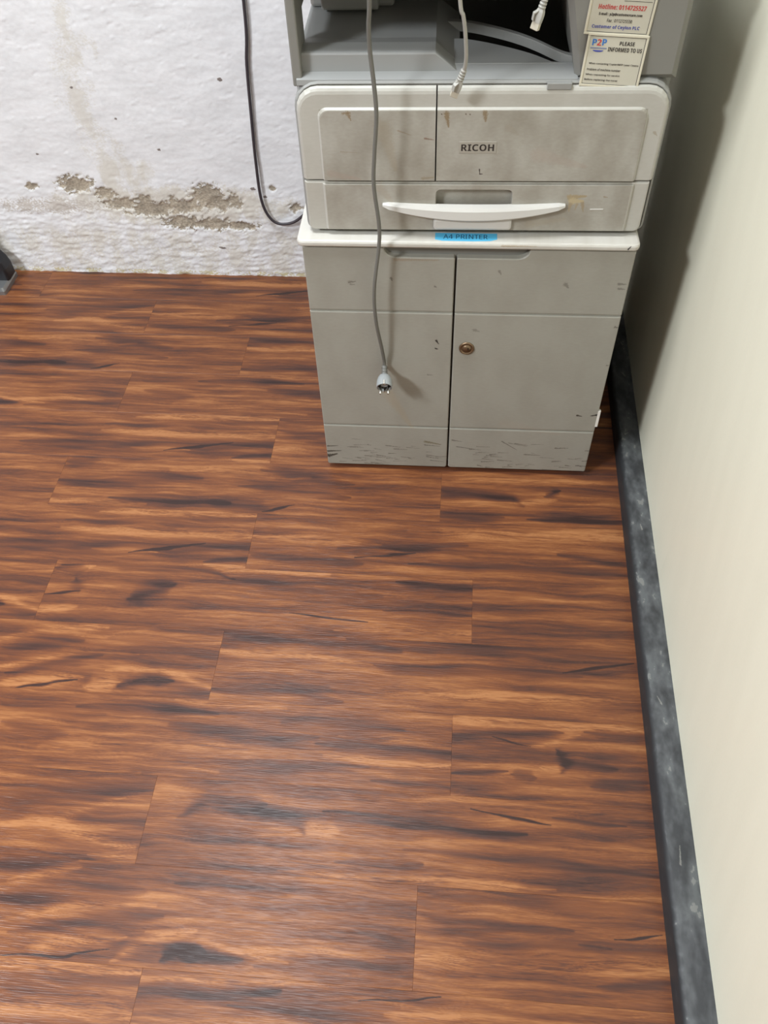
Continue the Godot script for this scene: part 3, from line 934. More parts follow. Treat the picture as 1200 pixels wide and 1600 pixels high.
func door(t: Node3D, x0: float, x1: float, is_left: bool, m: Material) -> MeshInstance3D:
	var st := begin()
	uvb = Rect2(x0, 0.0, x1 - x0, 0.6)
	var zb := -0.018
	var rows := [[0.0135, 0.1395], [0.1432, 0.4485]]
	for r in rows:
		var rr := 0.003
		var lo: Array = [0.006 if not is_left else 0.004, 0.006 if is_left else 0.004, rr * 0.2, rr * 0.2] if r[0] < 0.05 else [rr * 0.2, rr * 0.2, rr * 0.2, rr * 0.2]
		loft(st, [grow(x0, r[0], x1, r[1], lo, zb, 0.0), grow(x0, r[0], x1, r[1], lo, -0.0018, 0.0), grow(x0, r[0], x1, r[1], lo, -0.0006, 0.0006), grow(x0, r[0], x1, r[1], lo, 0.0, 0.0022)])
	# top field
	var y0 := 0.4522
	var y1 := 0.5905
	var yc := 0.5705
	var poly := PackedVector2Array()
	if is_left:
		poly = PackedVector2Array([Vector2(x0, y0), Vector2(x1, y0), Vector2(x1, yc - 0.002), Vector2(x1 - 0.002, yc)])
		for k in 7:
			var a := -PI / 2 - (PI / 2) * k / 6.0
			poly.append(Vector2(-0.126 + 0.022 * cos(a), yc + 0.018 + 0.018 * sin(a)))
		poly.append(Vector2(-0.148, y1))
		poly.append(Vector2(x0, y1))
	else:
		poly = PackedVector2Array([Vector2(x0, y0), Vector2(x1, y0), Vector2(x1, y1), Vector2(0.111, y1)])
		for k in 7:
			var a := -(PI / 2) * k / 6.0
			poly.append(Vector2(0.089 + 0.022 * cos(a), yc + 0.018 + 0.018 * sin(a)))
		poly.append(Vector2(x0 + 0.002, yc))
		poly.append(Vector2(x0, yc - 0.002))
	slab(st, poly, zb, 0.0, 0.0018)
	# core behind the grooves
	loft(st, [grow(x0, 0.0145, x1, 0.556, [0, 0, 0, 0], -0.019, 0.0008), grow(x0, 0.0145, x1, 0.556, [0, 0, 0, 0], -0.0030, 0.0008)])
	uvb = Rect2(0, 0, 1, 1)
	return commit(st, "door", m, t)

# ---------------------------------------------------------------- printer
# grey hand and toner grime over one field of a cover, uneven and with a grain
func grime(img: Image, box: Rect2, field: Rect2, sd: int) -> void:
	var n1 := noise(sd + 3, 3, 1.0)
	var n2 := noise(sd + 5, 3, 1.0)
	for j in img.get_height():
		var y := box.end.y - box.size.y * (j + 0.5) / img.get_height()
		for i in img.get_width():
			var x := box.position.x + box.size.x * (i + 0.5) / img.get_width()
			if field.has_point(Vector2(x, y)):
				var f := clampf(0.46 + 0.42 * n1.get_noise_2d(x * 14.0, y * 9.0) + 0.10 * n2.get_noise_2d(x * 90.0, y * 160.0), 0.0, 0.8)
				img.set_pixel(i, j, img.get_pixel(i, j).lerp(Color(0.535, 0.512, 0.464), f))

func cover_material(box: Rect2, marks: Array, sd: int, grimy: Rect2) -> StandardMaterial3D:
	var img := smudged(int(box.size.x * 1900.0), int(box.size.y * 1900.0), box.size, Color(0.705, 0.697, 0.664), Color(0.560, 0.535, 0.485), sd, 0.30)
	grime(img, box, grimy, sd)
	for m in marks:
		scuff(img, box, m[0], m[1], m[2], m[3], m[4], int(m[0].x * 1000) + sd, m[5] if m.size() > 5 else 0.5)
	var mm := mat(Color.WHITE, 0.42)
	mm.albedo_texture = tex(img)
	return mm

func build_printer() -> void:
	var t := thing("office_printer", "off-white office copier printer on the cabinet, with dark output slot and lettered badge", "printer", Vector3(0.023, 0.0, -1.316), 0.021)
	var glue := Color(0.50, 0.43, 0.33)
	var st := begin()
	for s in [[-0.24, -0.04], [0.24, -0.04], [-0.24, -0.50], [0.24, -0.50]]:
		st = begin()
		lathe(st, [Vector2(0, 0.607), Vector2(0.017, 0.607), Vector2(0.018, 0.609), Vector2(0.018, 0.613), Vector2(0.0, 0.613)], 16)
		var ft := commit(st, "foot", M.rubber, t)
		ft.position = Vector3(s[0], 0.0, s[1])
	# lower body shell with a rounded rim round the covers
	st = begin()
	var rr := [0.012, 0.012, 0.041, 0.041]
	var bl := []
	for e in [[-0.052, 0.0], [-0.0130, 0.0], [-0.0085, 0.0014], [-0.0066, 0.0038], [-0.0072, 0.0052], [-0.036, 0.0056]]:
		bl.append(grow(-0.2905, 0.6118, 0.2990, 0.8678, rr, e[0], e[1]))
	loft(st, bl)
	# hollow trough behind the front frame, open towards the output slot
	slab(st, PackedVector2Array([Vector2(-0.2900, 0.6118), Vector2(0.2985, 0.6118), Vector2(0.2985, 0.8630), Vector2(0.2915, 0.8630), Vector2(0.2915, 0.6190), Vector2(-0.2830, 0.6190), Vector2(-0.2830, 0.8630), Vector2(-0.2900, 0.8630)]), -0.56, -0.050, 0.0005)
	commit(st, "body", M.shell, t)
	# upper covers: flat rim, raised middle
	var cl := [[Vector2(-0.204, 0.823), Vector2(-0.200, 0.812), 0.004, glue, 0.75, 0.9], [Vector2(-0.212, 0.823), Vector2(-0.202, 0.823), 0.0025, glue, 0.7, 0.9], [Vector2(-0.082, 0.7825), Vector2(-0.068, 0.7800), 0.0022, Color(0.45, 0.36, 0.30), 0.7], [Vector2(-0.125, 0.795), Vector2(-0.105, 0.788), 0.0016, glue, 0.4], [Vector2(-0.15, 0.80), Vector2(-0.13, 0.73), 0.016, Color(0.58, 0.53, 0.45), 0.30], [Vector2(-0.24, 0.722), Vector2(-0.19, 0.712), 0.008, Color(0.62, 0.55, 0.50), 0.35], [Vector2(-0.22, 0.76), Vector2(-0.19, 0.758), 0.0012, glue, 0.3], [Vector2(-0.085, 0.714), Vector2(-0.066, 0.716), 0.003, glue, 0.4]]
	var cr := [[Vector2(-0.048, 0.822), Vector2(-0.0445, 0.801), 0.005, glue, 0.85, 0.7], [Vector2(0.012, 0.823), Vector2(0.0135, 0.810), 0.005, glue, 0.8, 0.7], [Vector2(-0.056, 0.8215), Vector2(-0.055, 0.8205), 0.0014, Color(0.35, 0.3, 0.26), 0.9, 0.2], [Vector2(-0.018, 0.8215), Vector2(-0.017, 0.8205), 0.0014, Color(0.35, 0.3, 0.26), 0.9, 0.2], [Vector2(-0.0115, 0.8210), Vector2(-0.0105, 0.8200), 0.0014, Color(0.35, 0.3, 0.26), 0.9, 0.2], [Vector2(0.0085, 0.730), Vector2(0.0095, 0.722), 0.0014, Color(0.22, 0.19, 0.18), 0.9, 0.3], [Vector2(0.0095, 0.722), Vector2(0.0145, 0.722), 0.0014, Color(0.22, 0.19, 0.18), 0.9, 0.3], [Vector2(0.05, 0.80), Vector2(0.065, 0.79), 0.008, glue, 0.10], [Vector2(0.28, 0.79), Vector2(0.285, 0.785), 0.003, glue, 0.35], [Vector2(0.10, 0.755), Vector2(0.18, 0.735), 0.014, Color(0.64, 0.57, 0.52), 0.25]]
	front_cover(t, -0.2869, -0.0647, 0.7095, true, cover_material(Rect2(-0.29, 0.705, 0.23, 0.16), cl, 801, Rect2(-0.2505, 0.70, 0.25, 0.1275)))
	front_cover(t, -0.0632, 0.2950, 0.7095, false, cover_material(Rect2(-0.065, 0.705, 0.365, 0.16), cr, 802, Rect2(-0.07, 0.70, 0.3325, 0.1275)))
	# badge
	st = begin()
	bbox(st, Vector3(-0.0268, 0.7580, 0.0034), Vector3(0.0338, 0.7772, 0.0046), 0.0004, 0.0004)
	var bd := commit(st, "brand_badge", mat(c8(160, 155, 144), 0.4), t)
	lettering("RICOH", Vector3(0.0034, 0.7674, 0.0046), 0.0112, 0.0530, M.ink, bd)
	paper_tray(t, glue)
	upper_body(t)
	service_labels(t)

func front_cover(t: Node3D, x0: float, x1: float, y0: float, is_left: bool, m: Material) -> void:
	var st := begin()
	uvb = Rect2(-0.29, 0.705, 0.23, 0.16) if is_left else Rect2(-0.065, 0.705, 0.365, 0.16)
	var y1 := 0.8608
	var ro := [0.001, 0.001, 0.001, 0.036] if is_left else [0.001, 0.001, 0.036, 0.001]
	var ix0 := -0.2535 if is_left else x0 + 0.0004
	var ix1 := x1 - 0.0004 if is_left else 0.2655
	var iy0 := y0 + 0.0004
	var iy1 := 0.8305
	var ri := [0.0005, 0.0005, 0.0005, 0.016] if is_left else [0.0005, 0.0005, 0.016, 0.0005]
	var lay := [grow(x0, y0, x1, y1, ro, -0.010, 0.0)]
	# generous rounding along the top and the outer side, nearly none at the joints
	for e in [[-0.0062, 0.0], [-0.0030, 0.0022], [-0.0009, 0.0058], [0.0, 0.0105]]:
		var b: float = e[1]
		var l := rrect(x0 + (b * 0.55 if is_left else 0.0003), y0 + 0.0003, x1 - (0.0003 if is_left else b * 0.55), y1 - b, [0.001, 0.001, 0.001 if is_left else 0.036 - b * 0.6, 0.036 - b * 0.6 if is_left else 0.001], e[0])
		lay.append(l)
	lay.append(rrect(ix0, iy0, ix1, iy1, ri, 0.0))
	lay.append(rrect(ix0 + (0.0028 if is_left else 0.0), iy0, ix1 - (0.0 if is_left else 0.0028), iy1 - 0.0028, ri, 0.0036))
	lay.append(rrect(ix0 + (0.0042 if is_left else 0.0), iy0, ix1 - (0.0 if is_left else 0.0042), iy1 - 0.0042, ri, 0.0040))
	loft(st, lay)
	uvb = Rect2(0, 0, 1, 1)
	commit(st, "front_cover", m, t)

func paper_tray(t: Node3D, glue: Color) -> void:
	var box := Rect2(-0.29, 0.61, 0.585, 0.10)
	var img_marks := [[Vector2(0.163, 0.681), Vector2(0.190, 0.683), 0.006, Color(0.62, 0.56, 0.44), 0.9, 0.5], [Vector2(0.168, 0.674), Vector2(0.186, 0.674), 0.008, Color(0.70, 0.64, 0.51), 0.9, 0.5], [Vector2(0.166, 0.668), Vector2(0.165, 0.655), 0.004, Color(0.60, 0.54, 0.44), 0.85, 0.5], [Vector2(0.186, 0.670), Vector2(0.189, 0.655), 0.004, Color(0.58, 0.52, 0.42), 0.85, 0.5], [Vector2(0.177, 0.668), Vector2(0.175, 0.658), 0.003, Color(0.60, 0.54, 0.44), 0.7, 0.5], [Vector2(-0.16, 0.70), Vector2(-0.13, 0.66), 0.010, Color(0.60, 0.55, 0.48), 0.3], [Vector2(0.22, 0.682), Vector2(0.226, 0.681), 0.002, glue, 0.5], [Vector2(0.10, 0.63), Vector2(0.16, 0.64), 0.009, Color(0.62, 0.58, 0.50), 0.3]]
	var m := cover_material(box, img_marks, 803, Rect2(-0.2505, 0.60, 0.513, 0.2))
	var st := begin()
	uvb = box
	var x0 := -0.2858
	var x1 := 0.2915
	var y0 := 0.6140
	var y1 := 0.7062
	var ro := [0.011, 0.011, 0.001, 0.001]
	var hr := [0.0075, 0.0075, 0.0085, 0.0085]
	loft(st, [grow(x0, y0, x1, y1, ro, -0.010, 0.0), grow(x0, y0, x1, y1, ro, -0.003, 0.0), grow(x0, y0, x1, y1, ro, -0.0009, 0.0010), grow(x0, y0, x1, y1, ro, 0.0, 0.0030),
		rrect(-0.2550, y0 + 0.0034, 0.2670, y1 - 0.0034, [0.001, 0.001, 0.001, 0.001], 0.0), rrect(-0.2520, y0 + 0.0036, 0.2640, y1 - 0.0036, [0.001, 0.001, 0.001, 0.001], 0.0036), rrect(-0.2508, y0 + 0.0040, 0.2628, y1 - 0.0040, [0.001, 0.001, 0.001, 0.001], 0.0040),
		rrect(-0.0632, 0.6400, 0.0672, 0.6942, hr, 0.0040), rrect(-0.0624, 0.6410, 0.0664, 0.6932, hr, 0.0026), rrect(-0.0605, 0.6450, 0.0650, 0.6890, hr, -0.020)])
	var tr := commit(st, "paper_tray", m, t)
	uvb = Rect2(0, 0, 1, 1)
	# bowed handle bar across the pocket
	st = begin()
	var n := 28
	var lay := []
	for i in n + 1:
		var u := -1.0 + 2.0 * i / n
		var x := 0.0018 + 0.1555 * u
		var w := 1.0 - u * u
		var mid := 0.6668 - 0.0135 * w
		var hh := 0.0045 + 0.0085 * w
		var dz := 0.0095 + 0.0075 * w
		if i == 0 or i == n:
			hh *= 0.55
			dz *= 0.7
		var ring := PackedVector3Array()
		for e in [[-1.0, 0.0], [-0.95, 0.75], [-0.6, 1.0], [0.55, 0.92], [0.92, 0.72], [1.0, 0.0]]:
			ring.append(Vector3(x, mid + hh * e[0], 0.0038 + dz * e[1] - 0.001))
		lay.append(ring)
	loft(st, lay)
	commit(st, "handle", M.handle, tr)
	st = begin()
	bbox(st, Vector3(-0.0662, 0.6205, 0.0030), Vector3(0.0700, 0.6425, 0.0105), 0.0045, 0.002)
	commit(st, "pull_lip", M.handle, tr)
	st = begin()
	bbox(st, Vector3(0.2000, 0.6582, 0.0036), Vector3(0.2222, 0.6598, 0.0050), 0.0003, 0.0002)
	commit(st, "level_mark", M.handle, tr)

func upper_body(t: Node3D) -> void:
	# sloped apron and floor of the output slot
	var st: SurfaceTool
	tray_run(t, "output_tray", M.tray_grey, [Vector2(-0.0095, 0.8600), Vector2(-0.0100, 0.8682), Vector2(-0.0300, 0.8728), Vector2(-0.0480, 0.8752), Vector2(-0.0480, 0.8600)], [-0.283, 0.150], false)
	# raised step on the left with a sloped right end: front strip and the floor behind it
	tray_run(t, "tray_step", M.tray_grey, [Vector2(-0.0290, 0.8700), Vector2(-0.0300, 0.8965), Vector2(-0.0315, 0.8990), Vector2(-0.0350, 0.9000), Vector2(-0.0660, 0.9005), Vector2(-0.0660, 0.8700)], [-0.2815, -0.0680, -0.0300], true)
	tray_run(t, "step_floor", M.tray_grey, [Vector2(-0.0660, 0.8700), Vector2(-0.0662, 0.8998), Vector2(-0.0950, 0.8955), Vector2(-0.2600, 0.8960), Vector2(-0.2600, 0.8700)], [-0.2815, -0.0680, -0.0300], true)
	# the floor ends in a curved edge; behind it the slot drops into the hollow body, with a curved rib across
	var c1 := [Vector2(-0.24, -0.150), Vector2(-0.0557, -0.1422), Vector2(-0.0185, -0.139), Vector2(0.0323, -0.116), Vector2(0.0813, -0.0841), Vector2(0.1130, -0.0540)]
	var c2 := [Vector2(-0.245, -0.205), Vector2(-0.1136, -0.1907), Vector2(-0.0295, -0.1836), Vector2(0.0322, -0.1538), Vector2(0.0813, -0.1154), Vector2(0.1266, -0.0629), Vector2(0.146, -0.05)]
	var back1 := []
	for p in c1:
		back1.push_front(p)
	tier(t, [Vector2(-0.283, -0.0478), Vector2(0.150, -0.0478)], back1, 0.862, 0.8757, M.tray_grey, "slot_floor")
	var back2 := []
	for p in c2:
		back2.push_front(p + Vector2(0.0, -0.013))
	tier(t, c2, back2, 0.870, 0.884, M.shell, "guide_rib")
	st = begin()
	bbox(st, Vector3(-0.2815, 0.8965, -0.30), Vector3(-0.14, 1.0005, -0.215), 0.006)
	bbox(st, Vector3(-0.2600, 0.9000, -0.220), Vector3(-0.165, 0.925, -0.190), 0.004)
	commit(st, "roller_housing", M.shell, t)
	# left pillar with open slot behind it
	st = begin()
	bbox(st, Vector3(-0.2893, 0.8560, -0.082), Vector3(-0.2745, 1.001, -0.014), 0.0025)
	bbox(st, Vector3(-0.2893, 0.9300, -0.50), Vector3(-0.2815, 1.001, -0.080), 0.002)
	commit(st, "left_pillar", M.column, t)
	# right column, leaning rounded inner edge
	st = begin()
	slab(st, PackedVector2Array([Vector2(0.1465, 0.8640), Vector2(0.2985, 0.8640), Vector2(0.2985, 1.0015), Vector2(0.1145, 1.0015)]), -0.50, -0.0135, 0.009)
	commit(st, "right_column", M.column, t)
	st = begin()
	bbox(st, Vector3(0.1038, 0.8566, -0.014), Vector3(0.1412, 0.8665, 0.0008), 0.001)
	commit(st, "latch", M.shell, t)
	# rear body, scanner and platen lid above the picture
	st = begin()
	bbox(st, Vector3(-0.2895, 0.862, -0.555), Vector3(-0.1700, 1.001, -0.30), 0.003)
	bbox(st, Vector3(-0.2895, 0.6200, -0.565), Vector3(0.2985, 1.001, -0.545), 0.003)
	commit(st, "rear_body", M.shell, t)
	st = begin()
	bbox(st, Vector3(-0.2900, 1.000, -0.56), Vector3(0.2990, 1.088, -0.006), 0.006, 0.004)
	commit(st, "scanner_unit", M.shell, t)
	st = begin()
	bbox(st, Vector3(-0.2900, 1.089, -0.56), Vector3(0.2990, 1.122, -0.014), 0.005, 0.006)
	commit(st, "platen_lid", M.cover, t)

# (z, y) outline run along x; with a slope the last stretch sinks to the floor
func tray_run(t: Node3D, called: String, m: Material, prof: Array, xs: Array, slope: bool) -> void:
	var st := begin()
	var loops := []
	for k in range(xs.size() - 1, -1, -1):
		var l := PackedVector3Array()
		for p in prof:
			if slope and k == xs.size() - 1:
				l.append(Vector3(xs[k] - (0.006 if p.y > 0.88 else 0.0), 0.8700 + (p.y - 0.8700) * 0.14, p.x))
			else:
				l.append(Vector3(xs[k], p.y, p.x))
		loops.append(l)
	loft(st, loops)
	commit(st, called, m, t)

# plate between a front and a back edge, both given as (x, z); the curved edges are smoothed
func tier(t: Node3D, front: Array, back: Array, y0: float, y1: float, m: Material, called: String) -> void:
	var poly := PackedVector2Array()
	for side in [front, back]:
		var pts := []
		for p in side:
			pts.append(Vector3(p.x, 0.0, p.y))
		# seen from above with y of the outline = -z
		for p in spline(pts, 5 if side.size() > 2 else 1):
			poly.append(Vector2(p.x, -p.z))
	var st := begin()
	slab(st, poly, y0, y1, 0.0012)
	var o := commit(st, called, m, t)
	o.rotation_degrees.x = -90

func service_labels(t: Node3D) -> void:
	var a := label_card(t, Vector3(0.1982, 0.9640, -0.0133), 0.0905, 0.0670, "white service card in a clear sleeve, printed with a red hotline number")
	lettering("P2P", Vector3(-0.0275, 0.0250, 0.0012), 0.011, 0.024, M.sky_ink, a, true)
	bar(a, Vector3(-0.0275, 0.0165, 0.0011), 0.0270, 0.0022, M.sky_ink)
	arc(a, Vector3(-0.0275, 0.0138, 0.0011), 0.0200, 0.0032, M.blue_ink)
	lettering("P 3362", Vector3(0.0195, 0.0180, 0.0012), 0.0088, 0.0330, M.black_ink, a, true, false, true)
	bar(a, Vector3(0.0210, 0.0105, 0.0011), 0.0400, 0.0005, M.ink)
	lettering("Hotline: 0114725527", Vector3(0.0005, 0.0020, 0.0012), 0.0066, 0.0680, M.red_ink, a, true)
	lettering("E-mail : p2p@customercare.com", Vector3(0.0, -0.0080, 0.0012), 0.0050, 0.0620, M.ink, a, true)
	lettering("Fax : 0112725550", Vector3(0.0005, -0.0160, 0.0012), 0.0044, 0.0360, M.ink, a, false)
	lettering("Customer of Ceylon PLC", Vector3(-0.0030, -0.0250, 0.0012), 0.0062, 0.0690, M.blue_ink, a, true, false, true)
	var b := label_card(t, Vector3(0.1985, 0.8940, -0.0092), 0.0850, 0.0690, "white service card in a clear sleeve reading PLEASE INFORMED TO US")
	b.rotation.x = -0.09
	lettering("P", Vector3(-0.0335, 0.0245, 0.0012), 0.0085, 0.0062, M.sky_ink, b)
	lettering("2", Vector3(-0.0265, 0.0245, 0.0012), 0.0085, 0.0062, M.red_ink, b)
	lettering("P", Vector3(-0.0190, 0.0250, 0.0012), 0.0085, 0.0062, M.sky_ink, b)
	bar(b, Vector3(-0.0262, 0.0168, 0.0011), 0.0240, 0.0018, mat(c8(120, 128, 150), 0.6))
	arc(b, Vector3(-0.0262, 0.0140, 0.0011), 0.0160, 0.0026, M.blue_ink)
	lettering("PLEASE", Vector3(0.0145, 0.0245, 0.0012), 0.0052, 0.0220, M.ink, b)
	lettering("INFORMED TO US", Vector3(0.0130, 0.0160, 0.0012), 0.0056, 0.0500, M.ink, b)
	lettering("When contacting Copier/MFP Laser Centre", Vector3(0.0010, -0.0045, 0.0012), 0.0034, 0.0740, M.ink, b, false)
	lettering("Problem of machine number", Vector3(-0.0120, -0.0125, 0.0012), 0.0034, 0.0500, M.ink, b, false)
	lettering("When requesting for service", Vector3(-0.0120, -0.0200, 0.0012), 0.0034, 0.0510, M.ink, b, false)
	lettering("Before replacing the toner", Vector3(-0.0130, -0.0270, 0.0012), 0.0034, 0.0500, M.ink, b, false)

func label_card(t: Node3D, at: Vector3, w: float, h: float, label: String) -> MeshInstance3D:
	var st := begin()
	bbox(st, Vector3(-w / 2, -h / 2, 0.0), Vector3(w / 2, h / 2, 0.0009), 0.0003, 0.001)
	var o := commit(st, "service_label", M.paper, t)
	o.position = at
	o.rotation.z = -0.060
	o.set_meta("label", label)
	st = begin()
	var r := 0.0022
	bbox(st, Vector3(-w / 2 - r, -h / 2 - r, 0.0), Vector3(w / 2 + r, -h / 2 + r * 0.6, 0.0022), 0.0007)
	bbox(st, Vector3(-w / 2 - r, h / 2 - r * 0.6, 0.0), Vector3(w / 2 + r, h / 2 + r, 0.0022), 0.0007)
	bbox(st, Vector3(-w / 2 - r, -h / 2 + r * 0.6, 0.0), Vector3(-w / 2 + r * 0.6, h / 2 - r * 0.6, 0.0020), 0.0007)
	bbox(st, Vector3(w / 2 - r * 0.6, -h / 2 + r * 0.6, 0.0), Vector3(w / 2 + r, h / 2 - r * 0.6, 0.0020), 0.0007)
	commit(st, "sleeve", M.sleeve, o)
	st = begin()
	bbox(st, Vector3(-w / 2 + 0.0016, -h / 2 + 0.0014, 0.0006), Vector3(w / 2 - 0.0016, -h / 2 + 0.0020, 0.0012), 0.0001)
	bbox(st, Vector3(w / 2 - 0.0022, -h / 2 + 0.0014, 0.0006), Vector3(w / 2 - 0.0016, h / 2 - 0.0014, 0.0012), 0.0001)
	bbox(st, Vector3(-w / 2 + 0.0016, h / 2 - 0.0020, 0.0006), Vector3(w / 2 - 0.0016, h / 2 - 0.0014, 0.0012), 0.0001)
	commit(st, "printed_border", M.black_ink, o)
	return o

func bar(p: Node, at: Vector3, w: float, h: float, m: Material) -> void:
	var st := begin()
	bbox(st, at + Vector3(-w / 2, -h / 2, -0.0003), at + Vector3(w / 2, h / 2, 0.0002), 0.0001)
	commit(st, "printed_line", m, p)

func arc(p: Node, at: Vector3, w: float, h: float, m: Material) -> void:
	var st := begin()
	var poly := PackedVector2Array()
	for k in 9:
		var a := PI + PI * k / 8.0
		poly.append(Vector2(at.x + cos(a) * w / 2, at.y + sin(a) * h))
	slab(st, poly, at.z - 0.0003, at.z + 0.0002, 0.0001)
	commit(st, "printed_line", m, p)

# ---------------------------------------------------------------- cords
func cords() -> void:
	# grey mains cord hanging down the front
	var t := thing("power_cord", "grey mains cord with a round two-pin plug dangling before the left cabinet door", "cord", Vector3(-0.135, 0.26, -1.29))
	var o := t.position
	var st := begin()
	var path := [Vector3(-0.140, 2.695, -1.245), Vector3(-0.146, 2.2, -1.245), Vector3(-0.138, 1.7, -1.246), Vector3(-0.135, 1.3, -1.250), Vector3(-0.1340, 1.10, -1.254), Vector3(-0.1347, 1.0015, -1.261), Vector3(-0.1376, 0.9670, -1.266), Vector3(-0.1377, 0.9312, -1.270), Vector3(-0.1339, 0.8862, -1.270), Vector3(-0.1318, 0.8385, -1.270), Vector3(-0.1372, 0.7774, -1.270), Vector3(-0.1403, 0.7228, -1.270), Vector3(-0.1343, 0.6527, -1.270), Vector3(-0.1358, 0.6090, -1.270), Vector3(-0.1471, 0.5219, -1.266), Vector3(-0.1468, 0.4495, -1.268), Vector3(-0.139, 0.375, -1.278), Vector3(-0.1360, 0.336, -1.2855), Vector3(-0.1355, 0.3200, -1.284)]
	var loc := []
	for p in path:
		loc.append(p - o)
	tube(st, spline(loc, 6), [0.0034], 12)
	commit(st, "cord", M.cord, t)
	var axis := Vector3(0.06, -0.30, 0.95).normalized()
	var bs := along(axis)
	var at: Vector3 = loc[loc.size() - 1]
	st = begin()
	lathe(st, [Vector2(0.0, -0.003), Vector2(0.0052, -0.003), Vector2(0.0062, -0.001), Vector2(0.0062, 0.002), Vector2(0.0048, 0.0028), Vector2(0.0050, 0.0062), Vector2(0.0058, 0.0066), Vector2(0.0060, 0.0090), Vector2(0.0050, 0.0096), Vector2(0.0054, 0.0128), Vector2(0.0062, 0.0132), Vector2(0.0064, 0.0158), Vector2(0.0054, 0.0164), Vector2(0.0060, 0.021), Vector2(0.0, 0.021)], 18)
	place(commit(st, "strain_relief", M.cord, t), bs, at)
	st = begin()
	lathe(st, [Vector2(0.0, 0.018), Vector2(0.0070, 0.018), Vector2(0.0108, 0.0205), Vector2(0.0136, 0.026), Vector2(0.0156, 0.034), Vector2(0.0162, 0.045), Vector2(0.0158, 0.0468), Vector2(0.0142, 0.0468), Vector2(0.0138, 0.0400), Vector2(0.0, 0.0430)], 28)
	place(commit(st, "plug_body", M.plug, t), bs, at)
	st = begin()
	lathe(st, [Vector2(0.0, 0.0390), Vector2(0.0139, 0.0390), Vector2(0.0139, 0.0415), Vector2(0.0, 0.0415)], 28)
	place(commit(st, "plug_face", M.plug_face, t), bs, at)
	for s in [-1, 1]:
		st = begin()
		lathe(st, [Vector2(0.0, 0.044), Vector2(0.0024, 0.044), Vector2(0.0024, 0.0600), Vector2(0.0016, 0.0618), Vector2(0.0, 0.0620)], 14)
		var pin := commit(st, "pin", M.steel, t)
		place(pin, bs, at + bs.x * s * 0.0078)
	st = begin()
	bbox(st, Vector3(-0.0022, 0.038, 0.0134), Vector3(0.0022, 0.0480, 0.0168), 0.0006)
	place(commit(st, "earth_clip", M.steel, t), bs, at)
	st = begin()
	bbox(st, Vector3(-0.0022, 0.038, -0.0168), Vector3(0.0022, 0.0480, -0.0134), 0.0006)
	place(commit(st, "earth_clip", M.steel, t), bs, at)

	# two pale network leads hanging over the printer
	var a := lan_lead("pale grey network cable hanging to the printer's front cover, plug at the cover's top edge", [Vector3(-0.05, 2.695, -1.245), Vector3(-0.055, 2.1, -1.245), Vector3(-0.040, 1.5, -1.250), Vector3(-0.022, 1.12, -1.256), Vector3(-0.0102, 1.0008, -1.262), Vector3(-0.0049, 0.98, -1.264), Vector3(-0.0013, 0.9579, -1.268), Vector3(0.0014, 0.9248, -1.276), Vector3(0.0008, 0.9063, -1.282), Vector3(-0.0010, 0.8990, -1.285)], Vector3(-0.33, -0.94, -0.09), 0.0)
	var b := lan_lead("pale grey network cable with its plug dangling in the printer's dark output slot", [Vector3(0.13, 2.695, -1.245), Vector3(0.135, 2.1, -1.245), Vector3(0.122, 1.5, -1.250), Vector3(0.110, 1.12, -1.257), Vector3(0.1068, 1.030, -1.261), Vector3(0.1052, 1.006, -1.262)], Vector3(-0.26, -0.96, 0.08), 0.5)
	a.set_meta("group", "network cables hanging on the printer")
	b.set_meta("group", "network cables hanging on the printer")

	# dark cord down the back wall, looping up behind the cabinet
	var w := thing("wall_cord", "thin dark cord hanging down the white wall and looping up behind the cabinet", "cord", Vector3(-0.475, 0.18, -2.02))
	o = w.position
	loc = []
	for p in [Vector3(-0.47, 2.69, -2.026), Vector3(-0.475, 1.9, -2.026), Vector3(-0.49, 1.2, -2.026), Vector3(-0.4991, 0.73, -2.0265), Vector3(-0.5137, 0.5932, -2.0265), Vector3(-0.522, 0.47, -2.0265), Vector3(-0.5281, 0.3556, -2.025), Vector3(-0.5280, 0.2478, -2.021), Vector3(-0.5085, 0.1920, -2.020), Vector3(-0.4746, 0.1780, -2.020), Vector3(-0.4279, 0.1983, -2.019), Vector3(-0.36, 0.28, -2.015), Vector3(-0.28, 0.46, -1.99), Vector3(-0.20, 0.66, -1.93), Vector3(-0.16, 0.70, -1.882)]:
		loc.append(p - o)
	st = begin()
	tube(st, spline(loc, 8), [0.0038], 12)
	commit(st, "cord", M.wall_cord, w)

func along(axis: Vector3) -> Basis:
	var y := axis.normalized()
	var x := Vector3(1, 0, 0)
	x = (x - y * x.dot(y)).normalized()
	return Basis(x, y, x.cross(y))

func place(o: Node3D, b: Basis, at: Vector3) -> void:
	o.transform = Transform3D(b, at)

